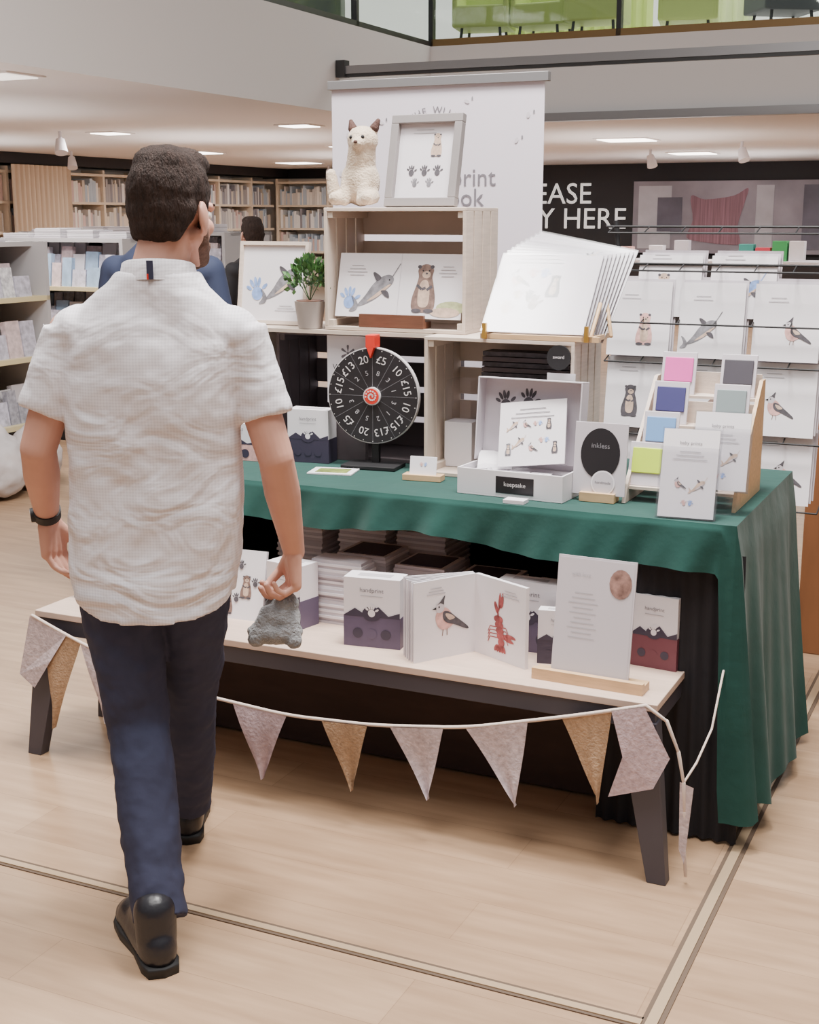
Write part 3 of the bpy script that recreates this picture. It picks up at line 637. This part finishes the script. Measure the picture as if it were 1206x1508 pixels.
for i in range(14):
    mb.M=Matrix.Translation((-.12+.017*i,.04+.012*(i%4),.062))@Matrix.Rotation(R(random.uniform(-60,60)),4,'Z')@Matrix.Rotation(R(random.uniform(-25,25)),4,'X'); mb.box(-.03,.03,-.006,.006,0,.0015,[WHITE,PAPER2,INKL,PAPER][i%4])
mb.obj('contents',parent=e)
mb=MB(); mb.box(-.03,.03,-.02,.02,0,.01,PAPER); mb.obj('label_tag',S(-.62,.01,Z0),ANG)
mb=MB(); mb.box(-.05,.05,-.025,.025,0,.026,OAK); mb.M=lean(0,-.01,.018,6); mb.box(-.075,.075,0,.004,0,.2,PAPER2); mb.oval(0,.115,.056,.07,LB,-.0015,n=32); mb.oval(.012,.035,.034,.034,WHITE,-.0022,n=28); mb.oval(.012,.035,.03,.03,PAPER2,-.0026,n=28); mb.text('handmade',.011,.012,.032,INKDK,-.003); mb.text('inkless',.02,0,.13,INKGREY,-.002)
mb.obj('keepsake_card_stand',S(-.42,.13,Z0),ANG,bevel=.001)
e=empty('ink_pad_display',S(-.2,.13,Z0),ANG)
mb=MB(); prof=[(0,0),(.34,0),(.34,.32),(.30,.32),(.02,.05)]; STP=.076
for x in(-.155,.145):
    vs=[(x,a,b) for a,b in prof]+[(x+.01,a,b) for a,b in prof]; n=5
    mb.add(vs,[tuple(range(n))[::-1],tuple(range(n,2*n))]+[(i,(i+1)%n,n+(i+1)%n,n+i) for i in range(n)],OAK if x>0 else CRATE)
for k in range(4):
    y=.03+k*.08; z=.035+k*STP; mb.box(-.145,.145,y,y+.07,z,z+.008,CRATE); mb.box(-.145,.145,y+.064,y+.07,z,z+.07,CRATE)
mb.obj('tiered_shelf',parent=e)
PADS=[(-.085,3,(222,90,170)),(-.085,2,(62,60,110)),(-.09,1,(110,150,200)),(-.105,0,(196,222,60)),(.085,3,(70,66,74)),(.085,2,(128,140,142)),(.085,1,(225,215,220))]
mb=MB()
for i,(x,k,c) in enumerate(PADS):
    y=.045+k*.08; z=.043+k*STP; pm=mat('ink_pad_%d'%i,c,.5,var=.05)
    mb.M=lean(x,y,z,14); mb.box(-.05,.05,0,.006,0,.122,PAPER2); mb.box(-.041,.041,-.005,0,.036,.106,pm)
mb.obj('pads',parent=e,bevel=.002)
mb=MB()
for (x,y,z,hh) in((.0,0,.0,.235),(.06,.10,.06,.21)):
    mb.M=lean(x,y,z,16,4); mb.box(-.072,.072,0,.006,.004,hh,WHITE); mb.box(-.078,.078,-.006,-.004,0,hh*.8,PLASTIC); mb.box(-.078,.078,.008,.01,0,hh+.005,PLASTIC); mb.box(-.078,.078,-.006,.01,0,.003,PLASTIC)
    mb.text('baby prints',.013,0,hh-.04,TXT,-.001); a_lines(mb,0,hh-.06,.09,3,.01); a_tiny(mb,-.025,.09,.022,2,-.001); a_tiny(mb,.03,.09,.022,1,-.001); a_tiny(mb,0,.04,.02,3,-.001)
mb.M=Matrix.Identity(4); mb.box(.0,.12,.095,.11,-.0,.06,PLASTIC); mb.obj('leaflet_holder',S(-.148,-.003,Z0+.001),ANG)
e=empty('print_browser_stand',S(-.69,.3,ZT-.0),ANG)
mb=MB(); mb.box(-.15,.21,-.02,.0,0,.014,OAK); mb.box(-.15,-.12,-.02,.16,0,.014,OAK); mb.box(.16,.19,-.02,.16,0,.014,OAK)
for x in(-.135,.175):
    mb.cap((x,.02,.014),(x,.1,.1),.006,.006,OAK,8,2); mb.box(x-.006,x+.006,-.03,-.018,.0,.045,mat('brass',(200,160,80),.3,metal=.8))
mb.cap((.21,.1,.01),(.17,.16,.14),.006,.006,OAK,8,2)
mb.obj('wood_stand',parent=e)
mb=MB()
for i in range(9):
    mb.M=Matrix.Translation((.004*i,.012*i+.0,.018))@Matrix.Rotation(R(1.3*i),4,'Y')@Matrix.Rotation(R(-34-.7*(8-i)),4,'X')
    wd=.155; mb.box(-wd,wd,0,.0015,0,.315-.004*(8-i),[SLEEVE2,PAPER2,SLEEVE][i%3]); mb.box(-wd-.003,wd+.003,-.0035,-.003,0,.318-.004*(8-i),PLASTIC)
    mb.box(wd,wd+.0025,-.001,.002,0,.315-.004*(8-i),INKL)
    if i==0:
        a_lines(mb,-.04,.28,.16,3,.014) 
        for k,(x,z) in enumerate([(-.09,.19),(-.03,.21),(.03,.17),(-.06,.13)]): a_tiny(mb,x,z,.045,[2,3,4,7][k],-.001) 
        a_hand(mb,-.02,.1,.035,BROWN,-.001); a_hand(mb,-.1,.08,.03,TAN,-.001)
    else: a_tiny(mb,.1,.27,.03,i,-.001)
mb.obj('sleeved_prints',parent=e)
e=empty('roll_up_banner',S(-1.288,.95,0),ANG)
mb=MB(); BAN=mat('banner_vinyl',(212,204,214),.5); w=.395
mb.box(-w,w,0,.003,.06,2.09,BAN); mb.box(-w-.01,w+.015,-.012,.016,2.085,2.115,SILVER); mb.box(-w-.02,w+.02,-.06,.06,0,.07,SILVER); mb.cyl((0,.03,.05),(0,.03,2.09),.008,.008,SILVER,10)
mb.obj('screen',parent=e,bevel=.002)
mb=MB(); mb.text('footprint',.084,.228,1.755,TXT,-.002,align='RIGHT'); mb.text('story book',.084,.185,1.688,TXT,-.002,align='RIGHT')
for i,ch in enumerate('THE WILD'):
    a=R(125-i*10); mb.text(ch,.034,math.cos(a)*.13,1.865+math.sin(a)*.13,TXT,-.002,rot=a-math.pi/2)
for x,z in((-.33,1.93),(-.2,1.97),(.12,2.03),(.3,1.9),(.31,1.5),(.34,1.98),(-.36,1.8)): mb.oval(x,z,.006,.01,PAPER2,-.002,rot=x*9); mb.oval(x+.02,z+.01,.003,.006,INKGREY,-.002)
mb.obj('print',parent=e)
e=empty('card_spinner_rack',S(-.33,1.0,0),ANG)
mb=MB(); 
for sx in(-1,1): mb.cyl((sx*.17+.02,.06,0.01),(sx*.36+.02,.06,1.64),.009,.009,BLACK,10)
for z in(.74,.96,1.20,1.33,1.5,1.62):
    hw=.17+.19*z/1.64
    mb.cyl((-hw-.01,.04,z),(hw+.03,.04,z),.004,.004,BLACK,8); mb.cyl((-.34,-.03,z-.02),(.38,-.03,z-.02),.003,.003,BLACK,8)
    for x in(-.34,-.22,-.1,.02,.14,.26,.38): mb.cyl((x,.04,z),(x,-.03,z-.02),.0025,.0025,BLACK,6)
mb.box(-.3,.3,-.15,.15,0,.02,BLACK)
mb.obj('wire_frame',parent=e)
mb=MB(); k=0
for r,(z,y,hh) in enumerate(((.74,-.02,.23),(.96,-.015,.235),(1.20,-.01,.245),(1.33,0.02,.2))):
    for c in range(3):
        x=-.235+c*.24
        if r==3:
            if c==2: continue
            x+=.09
        for j in range(3):
            mb.M=lean(x+.006*j,y+.010*j,z+.008*j,8); mb.box(-.105,.105,0,.002,0,hh,[WHITE,PAPER2,SLEEVE][j])
            if j==0:
                a_tiny(mb,.02*(-1)**k,.09,.06,k+r,-.001); a_lines(mb,-.03,.2,.08,2,.012); k+=1
mb.obj('greeting_cards',parent=e)

# ================= PEOPLE =================
SKIN=mat('skin',(198,148,130),.55,var=.06,vscale=14); HAIR=mat('dark_brown_hair',(50,38,34),.85,var=.4,vscale=110,bump=.8,bscale=320,stretch=(1,1,.22),spec=.25); BEARD=mat('beard',(92,66,54),.9,var=.2,vscale=90,bump=.4,bscale=200)
def shirt_material():
    m=bpy.data.materials.new('shirt_linen'); m.use_nodes=True; nt=m.node_tree; b=nt.nodes['Principled BSDF']; b.inputs['Roughness'].default_value=.9; b.inputs['Specular IOR Level'].default_value=.2
    tc=nt.nodes.new('ShaderNodeTexCoord')
    w1=nt.nodes.new('ShaderNodeTexWave'); w1.bands_direction='Z'; w1.inputs['Scale'].default_value=46; w1.inputs['Distortion'].default_value=1
    w2=nt.nodes.new('ShaderNodeTexWave'); w2.bands_direction='X'; w2.inputs['Scale'].default_value=46; w2.inputs['Distortion'].default_value=1
    nt.links.new(tc.outputs['Object'],w1.inputs['Vector']); nt.links.new(tc.outputs['Object'],w2.inputs['Vector'])
    a=nt.nodes.new('ShaderNodeMath'); a.operation='ADD'; nt.links.new(w1.outputs['Fac'],a.inputs[0]); nt.links.new(w2.outputs['Fac'],a.inputs[1])
    r=nt.nodes.new('ShaderNodeValToRGB'); r.color_ramp.elements[0].color=lin((208,203,209)); r.color_ramp.elements[1].color=lin((226,222,227)); r.color_ramp.elements[1].position=.8
    h=nt.nodes.new('ShaderNodeMath'); h.operation='MULTIPLY'; h.inputs[1].default_value=.5; nt.links.new(a.outputs[0],h.inputs[0]); nt.links.new(h.outputs[0],r.inputs[0]); nt.links.new(r.outputs[0],b.inputs['Base Color'])
    mp=nt.nodes.new('ShaderNodeMapping'); mp.inputs['Scale'].default_value=(1,1,1.8); mp.inputs['Rotation'].default_value=(0,.35,0); nt.links.new(tc.outputs['Object'],mp.inputs['Vector'])
    n=nt.nodes.new('ShaderNodeTexNoise'); n.inputs['Scale'].default_value=5; n.inputs['Detail'].default_value=2.5; n.inputs['Distortion'].default_value=1.0
    nt.links.new(mp.outputs[0],n.inputs['Vector'])
    sx=nt.nodes.new('ShaderNodeSeparateXYZ'); nt.links.new(tc.outputs['Object'],sx.inputs[0])
    mr=nt.nodes.new('ShaderNodeMapRange'); mr.inputs['From Min'].default_value=.78; mr.inputs['From Max'].default_value=1.25; mr.inputs['To Min'].default_value=.85; mr.inputs['To Max'].default_value=.38; nt.links.new(sx.outputs['Z'],mr.inputs['Value'])
    bp=nt.nodes.new('ShaderNodeBump'); bp.inputs['Distance'].default_value=.045; nt.links.new(mr.outputs[0],bp.inputs['Strength'])
    nt.links.new(n.outputs['Fac'],bp.inputs['Height']); nt.links.new(bp.outputs[0],b.inputs['Normal'])
    return m
def hand(mb,w,d,n,wd,curl,m,sc=1,thumb_close=.5):
    d=Vector(d).normalized(); n=Vector(n); n=(n-d*n.dot(d)).normalized(); wv=d.cross(n); 
    if wv.dot(Vector(wd))<0: wv=-wv
    w=Vector(w); F=[(.030,.080,(.040,.026,.020),.0090),(.010,.086,(.045,.029,.021),.0092),(-.010,.082,(.041,.027,.020),.0088),(-.029,.073,(.032,.021,.018),.008)]
    for off,L,ph,r in F:
        base=w+wv*off*.6*sc+d*.01; kn=w+wv*off*sc+d*L*sc
        mb.cap(base,kn,.0145*sc,.0118*sc,m); mb.cap(base+n*.008,kn+n*.004-d*.01,.014*sc,.011*sc,m)
        p=kn; ang=0
        for i,l in enumerate(ph):
            ang+=curl[i]+(.06 if off<0 else 0)
            q=p+(d*math.cos(ang)+n*math.sin(ang)+wv*off*.15)*l*sc
            mb.cap(p,q,(r-.0006*i)*sc,(r-.0006*(i+1))*sc,m,12,4); p=q
    b=w+wv*.018*sc+d*.02+n*.006; t1=w+wv*.042*sc+d*.05*sc+n*.018*sc
    mb.cap(b,t1,.018*sc,.0135*sc,m)
    t2=t1+(d*.75+n*(.2+thumb_close*.6)+wv*(.35-thumb_close*.45))*.033*sc; t3=t2+(d*.8+n*(.3+thumb_close*.5)-wv*.25*thumb_close)*.027*sc
    mb.cap(t1,t2,.012*sc,.0105*sc,m,12,4); mb.cap(t2,t3,.0105*sc,.0085*sc,m,12,4)
def person(name,jt,cfg):
    e=empty(name,jt['root'])
    inv=-Vector(jt['root'])
    def place(mb,nm,**k):
        o=mb.obj(nm,parent=e,**k); o.matrix_parent_inverse=Matrix.Translation(inv); return o
    vox=cfg.get('vox',.006)
    Hc=Vector(jt['head']); yaw=cfg['yaw']; HM=Matrix.Translation(Hc)@Matrix.Rotation(yaw,4,'Z')@Matrix.Rotation(cfg.get('pitch',0),4,'X')@Matrix.Scale(cfg.get('hs',1.0),4)
    mb=MB(); mb.M=HM
    mb.ell((0,-.012,.035),(.076,.096,.086),SKIN); mb.ell((0,.03,-.03),(.060,.064,.076),SKIN); mb.ell((0,.068,-.09),(.026,.024,.021),SKIN)
    for sx in(-1,1):
        mb.cap((sx*.054,.0,-.045),(sx*.018,.062,-.088),.021,.02,SKIN); mb.ell((sx*.038,.062,-.022),(.021,.02,.02),SKIN)
        mb.ell((sx*.083,-.006,-.004),(.009,.021,.033),SKIN,Matrix.Rotation(R(12),3,'X')@Matrix.Rotation(sx*R(18),3,'Z')); mb.ell((sx*.079,.002,-.032),(.007,.01,.012),SKIN); mb.ell((sx*.009,.1,-.032),(.009,.01,.007),SKIN)
    mb.cap((-.036,.083,.022),(.036,.083,.022),.011,.011,SKIN); mb.cap((0,.088,.012),(0,.112,-.024),.008,.0125,SKIN)
    mb.ell((0,.093,-.052),(.024,.01,.006),SKIN); mb.ell((0,.091,-.063),(.021,.01,.007),SKIN)
    mb.M=Matrix.Identity(4)
    nb=Vector(jt['neck']); hb=HM@Vector((0,-.024,-.05)); mb.cap(hb,nb,.058,.062,SKIN,20); mb.cap(nb,nb+Vector((0,.02,-.06)),.060,.062,SKIN,20)
    for sd in('L','R'):
        sh,el,wr=[Vector(jt[k+sd]) for k in('sh','el','wr')]
        mb.cap(sh,el,.05,.041,SKIN,20); mid=el.lerp(wr,.35); mb.cap(el,mid,.040,.042,SKIN,20); mb.cap(mid,wr,.042,.026,SKIN,20)
        h=cfg['hand'+sd]; hand(mb,wr,h[0],h[1],h[2],h[3],SKIN,cfg.get('handscale',1.05),h[4])
    remesh(place(mb,'skin'),cfg.get('svox',.003),4)
    mb=MB(); mb.M=HM; EY=mat('eye_white',(220,215,210),.2); IR=mat('iris_brown',(60,40,30),.2)
    for sx in(-1,1): mb.ell((sx*.031,.077,.004),(.0125,.0125,.0115),EY); mb.ell((sx*.031,.0865,.004),(.0055,.004,.0055),IR); mb.cap((sx*.018,.096,.026),(sx*.046,.084,.027),.004,.003,HAIR,8,2)
    mb.M=Matrix.Identity(4); place(mb,'eyes_and_brows')
    mb=MB(); mb.M=HM; hm=cfg['hair']
    mb.ell((0,-.018,.050),(.084,.100,.088),hm); mb.ell((0,-.048,.012),(.076,.064,.070),hm); mb.ell((0,-.058,-.022),(.064,.046,.046),hm); mb.ell((0,.03,.108),(.060,.060,.036),hm); mb.ell((0,-.03,.10),(.068,.07,.044),hm)
    for sx in(-1,1): mb.cap((sx*.068,.01,.03),(sx*.072,.014,-.005),.014,.008,hm); mb.cap((sx*.066,-.042,.01),(sx*.050,-.060,-.045),.022,.016,hm)
    mb.M=Matrix.Identity(4); remesh(place(mb,'hair'),.004,14,[(.04,.007,'CLOUDS'),(.005,.0022,'CLOUDS')])
    if cfg.get('beard'):
        mb=MB(); mb.M=HM
        for sx in(-1,1):
            mb.cap((sx*.069,.014,-.005),(sx*.060,.02,-.05),.009,.0165,BEARD); mb.cap((sx*.057,.02,-.055),(sx*.02,.070,-.088),.0188,.0215,BEARD); mb.cap((sx*.006,.101,-.042),(sx*.026,.092,-.056),.006,.005,BEARD,8,2)
            mb.cap((sx*.026,.09,-.058),(sx*.024,.08,-.08),.008,.012,BEARD,8,2)
        mb.ell((0,.07,-.092),(.029,.028,.022),BEARD); mb.M=Matrix.Identity(4); remesh(place(mb,'beard'),.004,4)
    mb=MB(); sm_=cfg['shirt']; cy=jt['torso_y']
    rings=[]; n=48
    for idx,(z,rx,ry,cx) in enumerate(jt['torso']):
        rg=[]
        for j in range(n):
            a=2*math.pi*j/n; ca,sa=math.cos(a),math.sin(a); ex=.8
            x=rx*math.copysign(abs(ca)**ex,ca); y=ry*math.copysign(abs(sa)**ex,sa)
            zz=z
            if idx==0: zz=z+.05*abs(ca)**3
            if idx==1: zz=z+.02*abs(ca)**3
            rg.append((cx+x,cy+y,zz))
        rings.append(rg)
    mb.loft(rings,sm_)
    for sd,sx in(('L',-1),('R',1)):
        sh=Vector(jt['sh'+sd]); cu=Vector(jt['cuff'+sd])
        mb.ell(sh+Vector((-sx*.02,0,-.005)),(.072,.075,.066),sm_); 
        if cfg.get('long'):
            el,wr=Vector(jt['el'+sd]),Vector(jt['wr'+sd]); mb.cap(sh,el,.062,.052,sm_,20); mb.cap(el,wr,.052,.038,sm_,20)
        else:
            mb.cyl(sh,cu,.066,cfg.get('cuffr',.058),sm_,24)
            d=(cu-sh).normalized(); mb.cyl(cu-d*.025,cu+d*.003,cfg.get('cuffr',.058)+.0035,cfg.get('cuffr',.058)+.003,sm_,24)
    remesh(place(mb,'shirt'),vox,4,[(.15,.020,'CLOUDS'),(.06,.006,'CLOUDS')] if not cfg.get('plain') else None)
    mb=MB(); rings=[]
    for (dz,r) in((-.024,.084),(-.0,.077),(.016,.074),(.020,.069),(-.01,.069)):
        rings.append([(nb.x+r*1.08*math.cos(a),nb.y+r*math.sin(a)-.0,nb.z+dz-.012*math.sin(a)) for a in [2*math.pi*j/40 for j in range(40)]])
    mb.loft(rings,sm_,caps=False); 
    if cfg.get('tag'): TG=mat('collar_tag',(44,46,70),.7); mb.box(nb.x-.010,nb.x+.004,nb.y-.089,nb.y-.084,nb.z-.012,nb.z+.028,TG); mb.box(nb.x-.010,nb.x-.006,nb.y-.0895,nb.y-.0885,nb.z-.012,nb.z+.0,WRED)
    place(mb,'collar')
    mb=MB(); tm=cfg['trousers']; px,py,pz=jt['pelvis']; mb.ell((px,py,pz),(.165,.10,.10),tm); mb.ell((px,py,pz-.03),(.16,.105,.09),tm)
    tw=cfg.get('tw',1.0)
    for sd in('L','R'):
        hp,kn,an=[Vector(jt[k+sd]) for k in('hp','kn','an')]
        mb.cap(hp,kn,.094*tw,.070*tw,tm,20); c=kn.lerp(an,.3)+Vector((0,-.01,0)); mb.cap(kn,c,.070*tw,.068*tw,tm,20); mb.cyl(c,an,.068*tw,.058*tw,tm,24)
    remesh(place(mb,'trousers'),vox,5,[(.09,.016,'CLOUDS'),(.04,.006,'CLOUDS')])
    mb=MB(); sm2=cfg['shoe']; fk=cfg.get('fs',1.0)
    SOLE=mat('shoe_sole',(20,18,20),.6)
    for sd in('L','R'):
        hx,hy,ang=jt['ft'+sd]; mb.M=Matrix.Translation((hx,hy,0))@Matrix.Rotation(ang,4,'Z')@Matrix.Scale(fk,4)
        st=len(mb.v)
        mb.ell((0,.035,.045),(.037,.042,.05),sm2); mb.cap((0,.04,.04),(0,.2,.032),.038,.04,sm2,20); mb.ell((0.005,.205,.028),(.046,.065,.03),sm2); mb.cap((0,.045,.06),(0,.05,.115),.04,.042,sm2,20); mb.cap((0,.07,.09),(0,.16,.05),.034,.03,sm2,20)
        mb.v[st:]=[(a,b,max(c,.004)) for a,b,c in mb.v[st:]]
    mb.M=Matrix.Identity(4); remesh(place(mb,'shoes'),.005,3)
    mb=MB()
    for sd in('L','R'):
        hx,hy,ang=jt['ft'+sd]; mb.M=Matrix.Translation((hx,hy,0))@Matrix.Rotation(ang,4,'Z')@Matrix.Scale(fk,4)
        out=[(-.03,0),(-.037,.03),(-.034,.1),(-.044,.17),(-.043,.22),(-.025,.262),(0,.274),(.028,.262),(.047,.22),(.047,.17),(.036,.1),(.038,.03),(.03,0),(0,-.008)]
        mb.loft([[(a,b,0.0) for a,b in out],[(a*1.03,b,.016) for a,b in out],[(a*.97,b,.02) for a,b in out]],SOLE)
    mb.M=Matrix.Identity(4); place(mb,'shoe_soles')
    if cfg.get('watch'):
        el,wr=Vector(jt['elL']),Vector(jt['wrL']); d=(wr-el).normalized(); p=wr-d*.025
        mb=MB(); mb.cyl(p-d*.011,p+d*.011,.0335,.0325,BLACK,28); q=Vector((-1,-.4,0)); q=(q-d*q.dot(d)).normalized(); mb.cyl(p+q*.026,p+q*.038,.018,.017,BLACK,24); mb.cyl(p+q*.038,p+q*.0385,.014,.014,SILVER,24)
        place(mb,'wristwatch')
    return e
shirtM=shirt_material()
NAVY=mat('navy_chino',(52,54,74),.85,var=.08,vscale=25,bump=.3,bscale=14,spec=.25)
SHOE=mat('black_leather',(26,25,31),.35,bump=.1,bscale=60)
jt=dict(root=(-.6,3.0,0),head=(-.522,3.03,1.655),neck=(-.553,2.995,1.532),torso_y=3.0,
 torso=[(.752,.184,.130,-.588),(.85,.193,.130,-.585),(.95,.196,.127,-.580),(1.08,.194,.122,-.577),(1.2,.196,.126,-.575),(1.3,.202,.128,-.573),(1.38,.200,.118,-.570),(1.44,.178,.10,-.566),(1.475,.145,.090,-.562),(1.505,.112,.084,-.558),(1.53,.090,.080,-.555)],
 shL=(-.755,3.0,1.40),shR=(-.385,3.0,1.40),cuffL=(-.818,2.99,1.225),cuffR=(-.328,2.99,1.215),
 elL=(-.838,2.98,1.14),elR=(-.302,2.975,1.12),wrL=(-.862,3.11,.945),wrR=(-.276,3.10,.87),
 pelvis=(-.592,3.0,.89),hpL=(-.68,3.0,.85),hpR=(-.506,3.01,.85),knL=(-.642,2.99,.48),knR=(-.552,3.18,.49),anL=(-.562,2.755,.10),anR=(-.598,3.37,.10),
 ftL=(-.546,2.685,R(26)),ftR=(-.60,3.33,R(6)))
cfg=dict(yaw=R(-27),pitch=R(-4),hair=HAIR,beard=True,shirt=shirtM,trousers=NAVY,shoe=SHOE,watch=True,tag=True,hs=1.03,vox=.006,svox=.003,fs=1.15,tw=1.05,
 handL=((.10,.10,-1),(.9,-.35,0),(0,1,0),(.45,.45,.35),.4),handR=((-.02,.02,-1),(-.95,-.3,0),(0,1,0),(.95,1.0,.6),.9))
person('walking_man',jt,cfg)
GP=mat('grey_plush',(128,128,130),.95,var=.15,vscale=40,bump=.8,bscale=160,sheen=.3)
mb=MB(); c=Vector((-.312,3.10,.705)); mb.ell(c,(.05,.045,.042),GP); mb.ell(c+Vector((-.012,-.01,-.03)),(.068,.05,.03),GP); mb.ell(c+Vector((.012,0,.036)),(.034,.03,.03),GP)
mb.cap(c+Vector((-.03,-.02,.02)),c+Vector((-.055,-.04,-.04)),.018,.02,GP); mb.cap(c+Vector((.03,-.02,.0)),c+Vector((.035,-.04,-.045)),.018,.02,GP); mb.cap(c+Vector((-.02,0,.04)),c+Vector((-.045,-.02,.0)),.012,.012,GP)
remesh(mb.obj('grey_plush_toy'),.005,3,[(.012,.008,'CLOUDS')])
def bystander(name,x,y,yaw,sm_,tm,hm,k=1.0):
    def Rr(dx,dy,z): c,s=math.cos(yaw),math.sin(yaw); return (x+(dx*c-dy*s)*k,y+(dx*s+dy*c)*k,z*k)
    j=dict(root=(x,y,0),head=Rr(0,.02,1.63),neck=Rr(0,0,1.49),torso_y=y,torso=[(.80*k,.17,.12,x),(1.0*k,.17,.115,x),(1.2*k,.19,.125,x),(1.34*k,.195,.12,x),(1.41*k,.16,.1,x),(1.46*k,.1,.075,x),(1.49*k,.075,.065,x)],
     shL=Rr(-.18,0,1.36),shR=Rr(.18,0,1.36),cuffL=Rr(-.22,0,1.2),cuffR=Rr(.22,0,1.2),elL=Rr(-.24,0,1.08),elR=Rr(.24,0,1.08),wrL=Rr(-.22,.16,.92),wrR=Rr(.22,.16,.92),
     pelvis=Rr(0,0,.88),hpL=Rr(-.09,0,.84),hpR=Rr(.09,0,.84),knL=Rr(-.1,.02,.48),knR=Rr(.1,.02,.48),anL=Rr(-.1,-.02,.11),anR=Rr(.1,-.02,.11),ftL=Rr(-.1,-.08,0)[:2]+(yaw,),ftR=Rr(.1,-.08,0)[:2]+(yaw,))
    c,s=math.cos(yaw),math.sin(yaw)
    person(name,j,dict(yaw=yaw,hair=hm,shirt=sm_,trousers=tm,shoe=SHOE,long=True,plain=True,vox=.01,svox=.005,handL=((-s*.6,c*.6,-.8),(c,s,0),(-s,c,0),(.4,.4,.3),.4),handR=((-s*.6,c*.6,-.8),(-c,-s,0),(-s,c,0),(.4,.4,.3),.4)))
bystander('shopper_in_navy_jacket',-.99,5.45,R(-4),mat('navy_jacket',(44,52,78),.8),BLACKCLOTH,HAIR,1.06)
bystander('shopper_in_black_coat',-1.17,10.2,R(30),mat('black_coat',(34,32,36),.8),BLACKCLOTH,HAIR,.93)

# ================= LIGHTS / WORLD / CAMERA =================
def area(name,s,t,z,size,energy,col=(1,.97,.93)):
    ld=bpy.data.lights.new(name,'AREA'); ld.energy=energy; ld.size=size; ld.color=col
    lo=bpy.data.objects.new(name,ld); bpy.context.collection.objects.link(lo); lo.location=S(s,t,z); lo.rotation_euler=(0,0,ANG); return lo
area('atrium_lamp',-.5,-.1,4.6,.8,330)
area('atrium_lamp',.9,-.7,5.2,1.2,150)
area('atrium_lamp',-2.6,-.6,5.2,1.2,170)
area('atrium_lamp',-.8,-2.6,5.6,2.0,190)
area('upper_floor_lamp',-3,12.5,5.6,4,260,(1,.98,.95))
w=bpy.data.worlds.new('w'); bpy.context.scene.world=w; w.use_nodes=True; nt=w.node_tree; bg=nt.nodes['Background']
bg.inputs[0].default_value=(1,.98,.97,1)
tc=nt.nodes.new('ShaderNodeTexCoord'); sx=nt.nodes.new('ShaderNodeSeparateXYZ'); mr=nt.nodes.new('ShaderNodeMapRange')
mr.inputs['From Min'].default_value=.05; mr.inputs['From Max'].default_value=.8; mr.inputs['To Min'].default_value=.10; mr.inputs['To Max'].default_value=.75
nt.links.new(tc.outputs['Generated'],sx.inputs[0]); nt.links.new(sx.outputs['Z'],mr.inputs['Value']); nt.links.new(mr.outputs[0],bg.inputs[1])
cd=bpy.data.cameras.new('camera'); co=bpy.data.objects.new('camera',cd); bpy.context.collection.objects.link(co)
co.location=(0,0,1.65); co.rotation_euler=(math.pi/2-math.atan(434/1970),0,0); cd.sensor_fit='VERTICAL'; cd.sensor_height=24; cd.lens=24*1970/1508; cd.clip_end=200
bpy.context.scene.camera=co
